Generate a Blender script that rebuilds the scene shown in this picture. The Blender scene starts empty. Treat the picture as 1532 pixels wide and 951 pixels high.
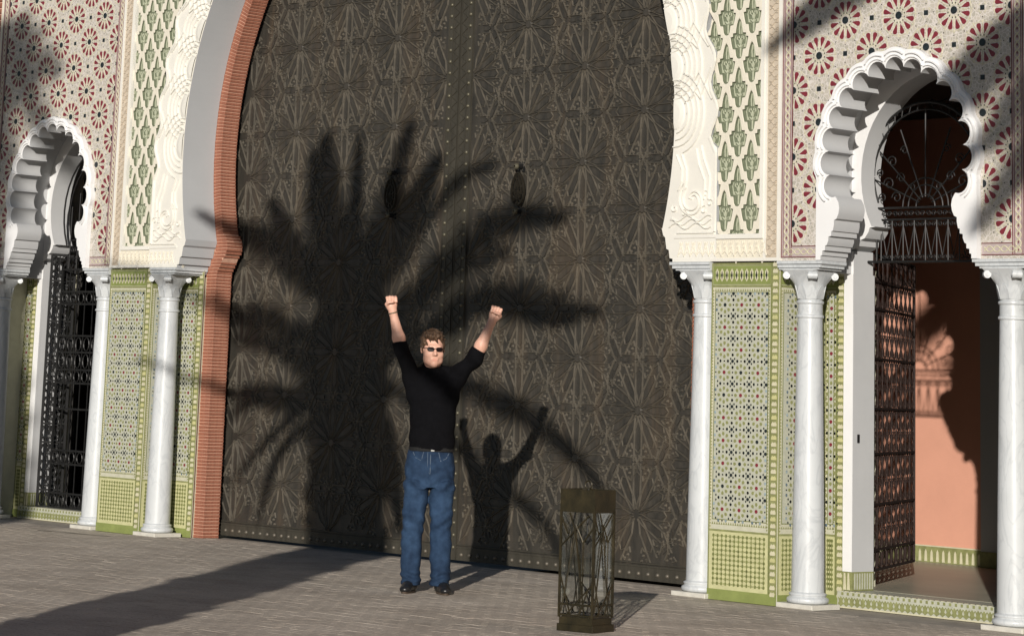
import bpy, bmesh, math, random
import numpy as np
from mathutils import Vector, Matrix
from mathutils.geometry import tessellate_polygon
random.seed(7); rng = np.random.default_rng(7)
S = bpy.context.scene; COL = S.collection
sin, cos, pi, sqrt = math.sin, math.cos, math.pi, math.sqrt

# ------------------------------------------------------------ camera, sky, sun
PF, YAW, PIT, ROL = 4083.19, 0.85076, 0.20068, 0.03882
CAM = Vector((17.23907, -15.21614, 1.41242)); PX, PY = 612.096, -252.981
fwd = Vector((-sin(YAW)*cos(PIT), cos(YAW)*cos(PIT), sin(PIT)))
rgt = Vector((cos(YAW), sin(YAW), 0)); upv = rgt.cross(fwd)
r2 = cos(ROL)*rgt + sin(ROL)*upv; r2.normalize(); u2 = r2.cross(fwd)
cd = bpy.data.cameras.new('camera'); co = bpy.data.objects.new('camera', cd); COL.objects.link(co)
M = Matrix((r2, u2, -fwd)).transposed().to_4x4(); M.translation = CAM; co.matrix_world = M
cd.sensor_fit = 'HORIZONTAL'; cd.sensor_width = 36; cd.lens = PF/1532*36
cd.shift_x = (766-PX)/1532; cd.shift_y = (PY-475.5)/1532
cd.clip_start = .1; cd.clip_end = 2000; S.camera = co
S.render.resolution_x = 1024; S.render.resolution_y = 635
AZ = math.radians(38.5); EL = math.radians(13.6)
SUN = Vector((sin(AZ)*cos(EL), -cos(AZ)*cos(EL), sin(EL)))     # towards the sun
W = bpy.data.worlds.new('World'); S.world = W; W.use_nodes = True
wn = W.node_tree.nodes; bg = wn['Background']; sk = wn.new('ShaderNodeTexSky')
sk.sky_type = 'NISHITA'; sk.sun_disc = False; sk.sun_elevation = EL; sk.sun_rotation = math.atan2(SUN.x, SUN.y)
sk.air_density = 1.0; sk.dust_density = .4; sk.ozone_density = 3.0
W.node_tree.links.new(sk.outputs[0], bg.inputs[0]); bg.inputs[1].default_value = .05
sl = bpy.data.lights.new('sun', 'SUN'); sl.energy = 4.8; sl.angle = math.radians(.45); sl.color = (1, .94, .86)
so = bpy.data.objects.new('sun', sl); COL.objects.link(so); so.location = (10, -14, 12)
so.rotation_euler = SUN.to_track_quat('Z', 'Y').to_euler()
S.view_settings.view_transform = 'Standard'; S.view_settings.look = 'None'; S.view_settings.gamma = 1
S.view_settings.exposure = 0.0

# ------------------------------------------------------------ materials
MATS = {}
def mat(name, col, rough=.7, metal=0., var=.12, scale=8., bump=0., bscale=60., col2=None, detail=6, spec=.4, stretch=None):
    if name in MATS: return MATS[name]
    m = bpy.data.materials.new(name); m.use_nodes = True; nt = m.node_tree; N = nt.nodes; L = nt.links
    b = N['Principled BSDF']; b.inputs['Roughness'].default_value = rough; b.inputs['Metallic'].default_value = metal
    b.inputs['Specular IOR Level'].default_value = spec
    tc = N.new('ShaderNodeTexCoord'); src = tc.outputs['Object']
    if stretch:
        mp = N.new('ShaderNodeMapping'); mp.inputs['Scale'].default_value = stretch; L.new(src, mp.inputs[0]); src = mp.outputs[0]
    nz = N.new('ShaderNodeTexNoise'); nz.inputs['Scale'].default_value = scale; nz.inputs['Detail'].default_value = detail
    nz.inputs['Roughness'].default_value = .65
    L.new(src, nz.inputs['Vector'])
    cr = N.new('ShaderNodeValToRGB'); e = cr.color_ramp.elements; e[0].position = .3; e[1].position = .72
    c1 = tuple(max(0, c*(1-var)) for c in col); c2 = col2 if col2 else tuple(min(1, c*(1+var)) for c in col)
    e[0].color = (*c1, 1); e[1].color = (*c2, 1)
    L.new(nz.outputs[0], cr.inputs[0]); L.new(cr.outputs[0], b.inputs['Base Color'])
    if bump:
        n2 = N.new('ShaderNodeTexNoise'); n2.inputs['Scale'].default_value = bscale; n2.inputs['Detail'].default_value = 4
        L.new(src, n2.inputs['Vector'])
        bp = N.new('ShaderNodeBump'); bp.inputs['Strength'].default_value = bump; bp.inputs['Distance'].default_value = .01
        L.new(n2.outputs[0], bp.inputs['Height']); L.new(bp.outputs[0], b.inputs['Normal'])
    MATS[name] = m; return m

white = mat('white_stucco', (.70, .68, .62), .75, var=.05, scale=3, bump=.12, bscale=90)
cream = mat('cream_stucco', (.66, .62, .52), .8, var=.06, scale=4, bump=.2, bscale=120)
tan = mat('tan_stucco', (.50, .43, .34), .85, var=.09, scale=9, bump=.3, bscale=150)
greywh = mat('grey_white', (.47, .475, .48), .7, var=.05, scale=2, bump=.05)  # greyer white on arch backing, soffits and jamb reveals than on the fronts
archwh = mat('bright_white', (.74, .74, .74), .6, var=.03, scale=3, bump=.05)
greycove = mat('pale_grey', (.40, .41, .42), .75, var=.04, scale=1.5, bump=.06)  # greyer than the band front; used on its intrados and the interior pier
motif = mat('grey_green_stucco', (.15, .17, .11), .8, var=.3, scale=45, bump=.3, bscale=200)
motifhi = mat('pale_green_stucco', (.40, .42, .31), .8, var=.15, scale=30)
brickm = mat('terracotta_brick', (.24, .08, .048), .9, var=.35, scale=11, bump=.4, bscale=80, col2=(.38, .15, .09))
mortar = mat('brick_mortar', (.60, .35, .25), .95, var=.2, scale=30, bump=.3)
bronze = mat('dark_bronze', (.031, .030, .026), .5, .15, var=.35, scale=3.6, bump=.35, bscale=70, col2=(.062, .054, .043), stretch=(3, 3, .7), spec=.5)
def streaks(m, col, f):
    nt = m.node_tree; N = nt.nodes; L = nt.links; b = N['Principled BSDF']; base = b.inputs['Base Color'].links[0].from_socket
    g_ = N.new('ShaderNodeNewGeometry'); mp = N.new('ShaderNodeMapping'); mp.inputs['Scale'].default_value = (4.5, 4.5, .55); L.new(g_.outputs['Position'], mp.inputs[0])
    n = N.new('ShaderNodeTexNoise'); n.inputs['Scale'].default_value = 1.3; n.inputs['Detail'].default_value = 7; n.inputs['Roughness'].default_value = .7; L.new(mp.outputs[0], n.inputs[0])
    r = N.new('ShaderNodeMapRange'); r.inputs[1].default_value = .50; r.inputs[2].default_value = .72; r.inputs[4].default_value = f; L.new(n.outputs[0], r.inputs[0])
    mx = N.new('ShaderNodeMix'); mx.data_type = 'RGBA'; L.new(r.outputs[0], mx.inputs[0]); L.new(base, mx.inputs[6]); mx.inputs[7].default_value = (*col, 1); L.new(mx.outputs[2], b.inputs['Base Color'])
    rr = N.new('ShaderNodeMapRange'); rr.inputs[3].default_value = .34; rr.inputs[4].default_value = .62; L.new(n.outputs[0], rr.inputs[0]); L.new(rr.outputs[0], b.inputs['Roughness'])
streaks(bronze, (.105, .073, .045), .5)
bronzehi = mat('highlight_bronze', (.088, .080, .065), .36, .3, var=.35, scale=5, col2=(.165, .145, .115), spec=.5)  # lighter bronze paints the highlights along the raised ridges
streaks(bronzehi, (.18, .135, .085), .4)
rivetm = mat('brass_rivet', (.11, .10, .07), .42, .4, var=.3, scale=9)
bandm = mat('bronze_band', (.052, .047, .036), .55, .2, var=.3, scale=4, bump=.2, stretch=(4, 4, .6))
iron = mat('black_iron', (.018, .018, .018), .5, .3, var=.3, scale=20)
ironfan = mat('shaded_iron', (.014, .014, .014), .5, .3, var=.3, scale=20)  # iron darkened in colour to stand for shade over the fan grille
tred = mat('red_tile', (.185, .025, .036), .35, var=.3, scale=40, spec=.5)
tblack = mat('black_tile', (.018, .024, .026), .3, var=.5, scale=40)
tblue = mat('blue_grey_tile', (.11, .15, .18), .35, var=.5, scale=25)
tgreen = mat('green_tile', (.225, .235, .10), .35, var=.25, scale=18, spec=.5)
tgreenw = mat('green_base_tile', (.215, .25, .08), .35, var=.15, scale=6, spec=.5)
tdgreen = mat('olive_tile', (.165, .18, .065), .4, var=.45, scale=33)
tyell = mat('yellow_green_tile', (.50, .48, .24), .4, var=.15, scale=20)
tcream = mat('cream_tile', (.54, .51, .36), .45, var=.1, scale=15)
tground = mat('ivory_tile_ground', (.50, .49, .38), .5, var=.1, scale=12)
tgrey = mat('grey_white_tile', (.42, .425, .345), .45, var=.12, scale=30)
mauve = mat('mauve_tile_border', (.42, .35, .34), .6, var=.15, scale=20)
dkline = mat('dark_red_line', (.17, .06, .06), .6, var=.2, scale=20)
ptile = mat('greige_tile', (.49, .43, .35), .5, var=.15, scale=12)
salmon = mat('salmon_plaster', (.60, .30, .21), .85, var=.06, scale=2, bump=.1)
screed = mat('polished_screed', (.34, .33, .26), .42, var=.12, scale=1.5, spec=.3)
darkin = mat('interior_shade', (.03, .028, .026), .9)  # near-black colour stands in for the shade inside the rooms
plinthm = mat('worn_stone', (.55, .53, .47), .7, var=.12, scale=12, bump=.2)
bark = mat('palm_bark', (.13, .10, .07), .95, var=.35, scale=9, bump=.8, bscale=25)
leaf = mat('palm_leaf', (.07, .10, .035), .6, var=.3, scale=4)
deadleaf = mat('dry_palm_leaf', (.16, .12, .07), .8, var=.3, scale=4)
dirt = mat('joint_sand', (.33, .29, .245), .95, var=.25, scale=5, bump=.3)

def marble():
    m = mat('veined_marble', (.52, .54, .55), .32, var=.07, scale=3.5, spec=.5)
    nt = m.node_tree; N = nt.nodes; L = nt.links; b = N['Principled BSDF']; base = b.inputs['Base Color'].links[0].from_socket
    tc = N.new('ShaderNodeTexCoord'); mp = N.new('ShaderNodeMapping'); mp.inputs['Scale'].default_value = (5, 5, 1.7); mp.inputs['Rotation'].default_value = (.5, .3, 0)
    oi = N.new('ShaderNodeObjectInfo'); ad = N.new('ShaderNodeVectorMath'); ad.operation = 'ADD'
    L.new(tc.outputs['Object'], ad.inputs[0]); L.new(oi.outputs['Location'], ad.inputs[1]); L.new(ad.outputs[0], mp.inputs[0])
    n = N.new('ShaderNodeTexNoise'); n.inputs['Scale'].default_value = 1.6; n.inputs['Detail'].default_value = 9; n.inputs['Distortion'].default_value = 1.4
    L.new(mp.outputs[0], n.inputs[0])
    r = N.new('ShaderNodeValToRGB'); e = r.color_ramp.elements; e[0].position = .455; e[0].color = (1, 1, 1, 1); e[1].position = .545; e[1].color = (1, 1, 1, 1)
    k = r.color_ramp.elements.new(.5); k.color = (.60, .62, .65, 1)
    L.new(n.outputs[0], r.inputs[0]); mx = N.new('ShaderNodeMix'); mx.data_type = 'RGBA'; mx.blend_type = 'MULTIPLY'; mx.inputs[0].default_value = .32
    L.new(base, mx.inputs[6]); L.new(r.outputs[0], mx.inputs[7]); L.new(mx.outputs[2], b.inputs['Base Color']); return m
marblem = marble()

def mosaic_ground():
    m = bpy.data.materials.new('mosaic_fill'); m.use_nodes = True; nt = m.node_tree; N = nt.nodes; L = nt.links; b = N['Principled BSDF']
    b.inputs['Roughness'].default_value = .5
    tc = N.new('ShaderNodeTexCoord'); v = N.new('ShaderNodeTexVoronoi'); v.inputs['Scale'].default_value = 36; L.new(tc.outputs['Object'], v.inputs[0])
    v2 = N.new('ShaderNodeTexVoronoi'); v2.feature = 'DISTANCE_TO_EDGE'; v2.inputs['Scale'].default_value = 36; L.new(tc.outputs['Object'], v2.inputs[0])
    sx = N.new('ShaderNodeSeparateColor'); L.new(v.outputs['Color'], sx.inputs[0])
    r = N.new('ShaderNodeValToRGB'); e = r.color_ramp.elements; e[0].color = (.39, .365, .31, 1); e[1].color = (.50, .455, .395, 1); e[0].position = .15; e[1].position = .9
    L.new(sx.outputs[0], r.inputs[0])
    r2_ = N.new('ShaderNodeValToRGB'); e = r2_.color_ramp.elements; e[0].position = .04; e[0].color = (1, 1, 1, 1); e[1].position = .09; e[1].color = (0, 0, 0, 1)
    L.new(v2.outputs['Distance'], r2_.inputs[0])
    mx = N.new('ShaderNodeMix'); mx.data_type = 'RGBA'; L.new(r2_.outputs[0], mx.inputs[0]); L.new(r.outputs[0], mx.inputs[6]); mx.inputs[7].default_value = (.60, .56, .52, 1)
    L.new(mx.outputs[2], b.inputs['Base Color']); return m
mosfill = mosaic_ground()

def glass():
    m = bpy.data.materials.new('lantern_glass'); m.use_nodes = True; nt = m.node_tree; N = nt.nodes; L = nt.links
    out = N['Material Output']; N.remove(N['Principled BSDF'])
    t = N.new('ShaderNodeBsdfTransparent'); t.inputs[0].default_value = (.94, .95, .94, 1)
    g = N.new('ShaderNodeBsdfGlossy'); g.inputs['Roughness'].default_value = .02; g.inputs[0].default_value = (1, 1, 1, 1)
    f = N.new('ShaderNodeMapRange'); lw = N.new('ShaderNodeLayerWeight'); lw.inputs[0].default_value = .3; L.new(lw.outputs['Facing'], f.inputs[0]); f.inputs[3].default_value = .025; f.inputs[4].default_value = .22; mx = N.new('ShaderNodeMixShader')
    L.new(f.outputs[0], mx.inputs[0]); L.new(t.outputs[0], mx.inputs[1]); L.new(g.outputs[0], mx.inputs[2]); L.new(mx.outputs[0], out.inputs[0]); return m
glassm = glass()

# ------------------------------------------------------------ mesh helpers
class MB:
    def __init__(s): s.v = []; s.f = []; s.m = []
    def add(s, vs, fs, mi=0):
        o = len(s.v); s.v += [tuple(p) for p in vs]; s.f += [tuple(i+o for i in f) for f in fs]; s.m += [mi]*len(fs)
    def box(s, x0, x1, y0, y1, z0, z1, mi=0):
        v = [(x, y, z) for x in (x0, x1) for y in (y0, y1) for z in (z0, z1)]
        s.add(v, [(0, 1, 3, 2), (4, 6, 7, 5), (0, 4, 5, 1), (2, 3, 7, 6), (0, 2, 6, 4), (1, 5, 7, 3)], mi)
    def bevbox(s, x0, x1, y0, y1, z0, z1, b=.003, mi=0):       # front (-y) and sides chamfered
        a = [(x0, y1, z0), (x1, y1, z0), (x1, y1, z1), (x0, y1, z1)]; c = [(x0, y0+b, z0), (x1, y0+b, z0), (x1, y0+b, z1), (x0, y0+b, z1)]
        d = [(x0+b, y0, z0+b), (x1-b, y0, z0+b), (x1-b, y0, z1-b), (x0+b, y0, z1-b)]
        fs = []
        for i in range(4):
            j = (i+1) % 4; fs += [(i, j, 4+j, 4+i), (4+i, 4+j, 8+j, 8+i)]
        s.add(a+c+d, fs+[(8, 9, 10, 11)], mi)
    def plate(s, outer, holes, y0, y1, mi=0, side=True, mside=None):     # outlines in (x,z), front at y0, sides to y1
        loops = [outer]+list(holes)
        pts = [p for l in loops for p in l]
        tr = tessellate_polygon([[Vector((p[0], p[1], 0)) for p in l] for l in loops])
        s.add([(p[0], y0, p[1]) for p in pts], [t if isinstance(t, tuple) else tuple(t) for t in tr], mi)
        if side:
            for l in loops:
                n = len(l); s.add([(p[0], y0, p[1]) for p in l]+[(p[0], y1, p[1]) for p in l], [(i, (i+1) % n, n+(i+1) % n, n+i) for i in range(n)], mi if mside is None else mside)
    def poly(s, pts, y0, y1, mi=0):                             # convex small proud piece
        n = len(pts); s.add([(p[0], y0, p[1]) for p in pts]+[(p[0], y1, p[1]) for p in pts],
              [tuple(range(n))]+[(i, (i+1) % n, n+(i+1) % n, n+i) for i in range(n)], mi)
    def ridge(s, p, q, w, y, h, mi=0, flat=0.):                 # raised bar from p to q on plane y, proud by h
        p = np.array(p, float); q = np.array(q, float); d = q-p; L = np.hypot(*d)
        if L < 1e-6: return
        d /= L; n = np.array((-d[1], d[0]))*w/2; f = n*flat
        a = [p-n, p+n, q+n, q-n]; t = [p-f+d*w*.2, p+f+d*w*.2, q+f-d*w*.2, q-f-d*w*.2]
        s.add([(u[0], y, u[1]) for u in a]+[(u[0], y-h, u[1]) for u in t], [(0, 1, 5, 4), (1, 2, 6, 5), (2, 3, 7, 6), (3, 0, 4, 7), (4, 5, 6, 7)], mi)
    def pline(s, pts, w, y, h, mi=0, flat=.4):                  # raised strap along a polyline (mitred)
        P = np.array(pts, float); n = len(P); T = np.gradient(P, axis=0); T /= np.linalg.norm(T, axis=1)[:, None]+1e-9
        N = np.stack([-T[:, 1], T[:, 0]], 1)*w/2; v = []
        for i in range(n):
            for k, yy in ((-1, y), (-flat, y-h), (flat, y-h), (1, y)):
                u = P[i]+N[i]*k; v.append((u[0], yy, u[1]))
        f = [(4*i+k, 4*i+k+1, 4*i+k+5, 4*i+k+4) for i in range(n-1) for k in range(3)]
        f += [(0, 1, 2, 3), (4*n-4, 4*n-3, 4*n-2, 4*n-1)]
        s.add(v, f, mi)
    def lathe(s, prof, n=24, c=(0, 0, 0), mi=0, cap=True):
        v = []; f = []
        for r, z in prof:
            for i in range(n): a = 2*pi*i/n; v.append((c[0]+r*cos(a), c[1]+r*sin(a), c[2]+z))
        for j in range(len(prof)-1):
            for i in range(n): k = (i+1) % n; f.append((j*n+i, j*n+k, (j+1)*n+k, (j+1)*n+i))
        if cap: f += [tuple(range(n))[::-1], tuple(range((len(prof)-1)*n, len(prof)*n))]
        s.add(v, f, mi)
    def tube(s, pts, r, n=6, mi=0):
        P = [Vector(p) for p in pts]; v = []; f = []; m = len(P); R = r if hasattr(r, '__len__') else [r]*m
        up = Vector((0, 0, 1)); pr = None
        for i in range(m):
            t = (P[min(i+1, m-1)]-P[max(i-1, 0)]).normalized()
            a = up.cross(t) if pr is None else (pr - t*pr.dot(t))
            if a.length < 1e-4: a = Vector((1, 0, 0)).cross(t)
            a.normalize(); pr = a; b = t.cross(a)
            for k in range(n): w = 2*pi*k/n; v.append(P[i]+a*cos(w)*R[i]+b*sin(w)*R[i])
        for i in range(m-1):
            for k in range(n): l = (k+1) % n; f.append((i*n+k, i*n+l, (i+1)*n+l, (i+1)*n+k))
        f += [tuple(range(n))[::-1], tuple(range((m-1)*n, m*n))]
        s.add(v, f, mi)
    def mesh(s, name, mats, smooth=False):
        me = bpy.data.meshes.new(name); me.from_pydata(s.v, [], s.f)
        for m in (mats if isinstance(mats, (list, tuple)) else [mats]): me.materials.append(m)
        me.polygons.foreach_set('material_index', s.m)
        if smooth: me.polygons.foreach_set('use_smooth', [True]*len(s.f))
        me.update(); return me
    def build(s, name, mats, parent=None, smooth=False, mw=None, **kw):
        return link(name, s.mesh(name, mats, smooth), parent, mw, **kw)
def link(name, data, parent=None, mw=None, **kw):
    o = bpy.data.objects.new(name, data); COL.objects.link(o)
    if parent is not None: o.parent = parent
    if mw is not None: o.matrix_local = mw
    for k, v in kw.items(): o[k] = v
    return o
def thing(name, label, cat, loc=(0, 0, 0), rot=0, group=None):
    o = link(name, None); o.location = loc; o.rotation_euler = (0, 0, rot); o['label'] = label; o['category'] = cat
    if group: o['group'] = group
    return o
def T3(x, y, z): return Matrix.Translation((x, y, z))
def fixn(me):
    b = bmesh.new(); b.from_mesh(me); bmesh.ops.recalc_face_normals(b, faces=b.faces); b.to_mesh(me); b.free(); return me
def shsmooth(me, ang=40):
    me.polygons.foreach_set('use_smooth', [True]*len(me.polygons))
    try: me.set_sharp_from_angle(angle=math.radians(ang))
    except Exception: pass
    return me

# key dimensions (metres; the gate's axis is x=0, the mosaic plane y=0)
ARC_Z, ARC_R = 3.45, 3.08; DY = .605; SB = .782; NX = 5.197; TOPZ = 7.4
def arc(cx, cz, R, a0, a1, n): return [(cx+R*cos(a0+(a1-a0)*i/n), cz+R*sin(a0+(a1-a0)*i/n)) for i in range(n+1)]

# ------------------------------------------------------------ ground and paving
g = MB(); R_ = 400
g.add([(-R_, -R_, -.004), (R_, -R_, -.004), (R_, R_, -.004), (-R_, R_, -.004)], [(0, 1, 2, 3)])
ground = g.build('ground', dirt, kind='structure')
pm = bpy.data.materials.new('paver_concrete'); pm.use_nodes = True
def paver_mat(m):
    nt = m.node_tree; N = nt.nodes; L = nt.links; b = N['Principled BSDF']; b.inputs['Roughness'].default_value = .8; b.inputs['Specular IOR Level'].default_value = .3
    tc = N.new('ShaderNodeTexCoord'); gm = N.new('ShaderNodeNewGeometry')
    n1 = N.new('ShaderNodeTexNoise'); n1.inputs['Scale'].default_value = 1.7; n1.inputs['Detail'].default_value = 8; L.new(gm.outputs['Position'], n1.inputs[0])
    wn_ = N.new('ShaderNodeTexWhiteNoise'); L.new(gm.outputs['Random Per Island'], wn_.inputs['Vector'])
    r = N.new('ShaderNodeValToRGB'); e = r.color_ramp.elements; e[0].position = .3; e[0].color = (.33, .29, .245, 1); e[1].position = .7; e[1].color = (.47, .42, .36, 1)
    L.new(n1.outputs[0], r.inputs[0])
    r3 = N.new('ShaderNodeValToRGB'); e = r3.color_ramp.elements; e[0].color = (.86, .83, .81, 1); e[1].color = (1.08, 1.05, 1.01, 1)
    L.new(gm.outputs['Random Per Island'], r3.inputs[0])
    mx = N.new('ShaderNodeMix'); mx.data_type = 'RGBA'; mx.blend_type = 'MULTIPLY'; mx.inputs[0].default_value = .5
    L.new(r.outputs[0], mx.inputs[6]); L.new(r3.outputs[0], mx.inputs[7])
    n2 = N.new('ShaderNodeTexNoise'); n2.inputs['Scale'].default_value = 60; n2.inputs['Detail'].default_value = 5; L.new(gm.outputs['Position'], n2.inputs[0])
    m2 = N.new('ShaderNodeMix'); m2.data_type = 'RGBA'; m2.blend_type = 'OVERLAY'; m2.inputs[0].default_value = .5
    L.new(mx.outputs[2], m2.inputs[6]); L.new(n2.outputs[0], m2.inputs[7]); L.new(m2.outputs[2], b.inputs['Base Color'])
    bp = N.new('ShaderNodeBump'); bp.inputs['Strength'].default_value = .6; bp.inputs['Distance'].default_value = .004; L.new(n2.outputs[0], bp.inputs['Height']); L.new(bp.outputs[0], b.inputs['Normal'])
paver_mat(pm)
LN, WD, GP = .14, .07, .0022
def add_paver(mb, x, y, zz, tx, ty):
    a, b_, c = LN/2-GP/2, WD/2-GP/2, .004
    top = [(-a+c, -b_+c), (a-c, -b_+c), (a-c, b_-c), (-a+c, b_-c)]; low = [(-a, -b_), (a, -b_), (a, b_), (-a, b_)]
    v = [(x+p[0], y+p[1], zz+p[0]*tx+p[1]*ty) for p in top]+[(x+p[0], y+p[1], zz-.0011+p[0]*tx+p[1]*ty) for p in low]+[(x+p[0], y+p[1], -.02) for p in low]
    mb.add(v, [(0, 1, 2, 3)]+[(i, 4+i, 4+(i+1) % 4, (i+1) % 4) for i in range(4)]+[(4+i, 8+i, 8+(i+1) % 4, 4+(i+1) % 4) for i in range(4)])
def in_view(x, y, z=0, m=40):
    d = Vector((x, y, z))-CAM; zc = d.dot(fwd)
    if zc < .5: return None
    px = PX+PF*d.dot(r2)/zc; py = PY-PF*d.dot(u2)/zc
    return (px, py, zc) if -m < px < 1532+m and -m < py < 951+m else None
cand = []
for j in range(-140, 8):
    for i in range(-75, 82):
        x = (i+(.5 if j % 2 else 0))*LN; y = j*WD-.0
        if y > .55 or abs(x) > 12: continue
        if y > -.02 and abs(x) > 3.05: continue
        q = in_view(x, y)
        cand.append((q[2] if q else 999, x, y, q is not None))
cand.sort()
pave = link('paving', None); pave['kind'] = 'structure'
rest = MB(); variants = []
for k in range(12):
    mb = MB(); add_paver(mb, 0, 0, .0, random.gauss(0, .004), random.gauss(0, .008)); variants.append(mb.mesh('paver', pm))
cnt = 0
for zc, x, y, vis in cand:
    h = random.gauss(0, .0006)
    if vis and cnt < 290:
        link('paver', variants[cnt % 12], pave, T3(x, y, h)); cnt += 1
    elif vis or (-6 < x < 9 and y > -7.5): add_paver(rest, x, y, h, random.gauss(0, .004), random.gauss(0, .008))
rest.build('paver_field', pm, pave, kind='stuff')
# thin flat strip and marble offcuts set flush in the paving
mb = MB(); mb.add([(-4.2, -.62, .004), (-3.3, -.45, .004), (-3.3, -.40, .004), (-4.2, -.56, .004)], [(0, 1, 2, 3)])
mb.build('paving_strip', dirt, pave)

# ------------------------------------------------------------ the gateway wall
gate = thing('gateway_wall', 'ornate gateway wall with tiled panels, carved white stucco and a tall horseshoe arch', 'wall')
# niche opening outlines ---------------------------------------------------
def arc_pts(hw_list): return hw_list
def niche_outer(cx):
    sc = scallops(cx, .075, 9); return [(cx-.70, 2.402), (cx-.70, 2.78)]+sc[6:-6]+[(cx+.70, 2.78), (cx+.70, 2.402)]
def niche_outer_old(cx):                                  # smooth outside edge of the scalloped frame
    L = []
    key = [(-.705, 2.402), (-.705, 2.80), (-.70, 3.10), (-.675, 3.27), (-.62, 3.42), (-.53, 3.56), (-.41, 3.67), (-.27, 3.75), (-.13, 3.795), (0, 3.812)]
    key = key+[(-a, b) for a, b in key[-2::-1]]
    return [(cx+a, b) for a, b in key]
NL = 15
def scallops(cx, grow=0., n=9):
    # lobed inner edge: lobe centres ride on a slightly pointed horseshoe
    def base(t):                                      # t -1..1 over the arch
        a = math.radians(90-116*t)
        return ((.592-.012*abs(sin(2*a)))*cos(a), 3.115+(.625-.012*abs(sin(2*a)))*sin(a))
    cs = [base(-1+2*i/NL) for i in range(NL+1)]       # cusps
    pts = []
    for i in range(NL):
        a, b = np.array(cs[i]), np.array(cs[i+1]); mid = (a+b)/2; d = b-a; L = np.hypot(*d); nrm = np.array((-d[1], d[0]))/L
        r = L/2+grow; w0 = math.acos(min(1, L/2/r))
        for k in range(n+1):
            w = (pi-w0)-(pi-2*w0)*k/n
            if k == 0 and i > 0 and grow == 0: continue
            pts.append(mid+d/L*cos(w)*r+nrm*sin(w)*r*.95)
    return [(cx+p[0], p[1]) for p in pts]
def niche_inner(cx, d=0.):
    sc = scallops(cx)
    low = [(-.70, 2.402), (-.655, 2.402), (-.655, 2.432), (-.640, 2.436), (-.640, 2.466), (-.615, 2.470), (-.615, 2.502), (-.600, 2.506), (-.585, 2.540), (-.585, 2.566), (-.560, 2.570), (-.560, 2.602), (-.545, 2.606), (-.535, 2.650), (-.535, 2.680), (-.512, 2.690), (-.495, 2.725), (-.488, 2.765), (-.496, 2.805), (-.515, 2.835)]
    low = low[1:]
    return [(cx+a, b) for a, b in low]+sc+[(cx-a, b) for a, b in low[::-1]]
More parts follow.
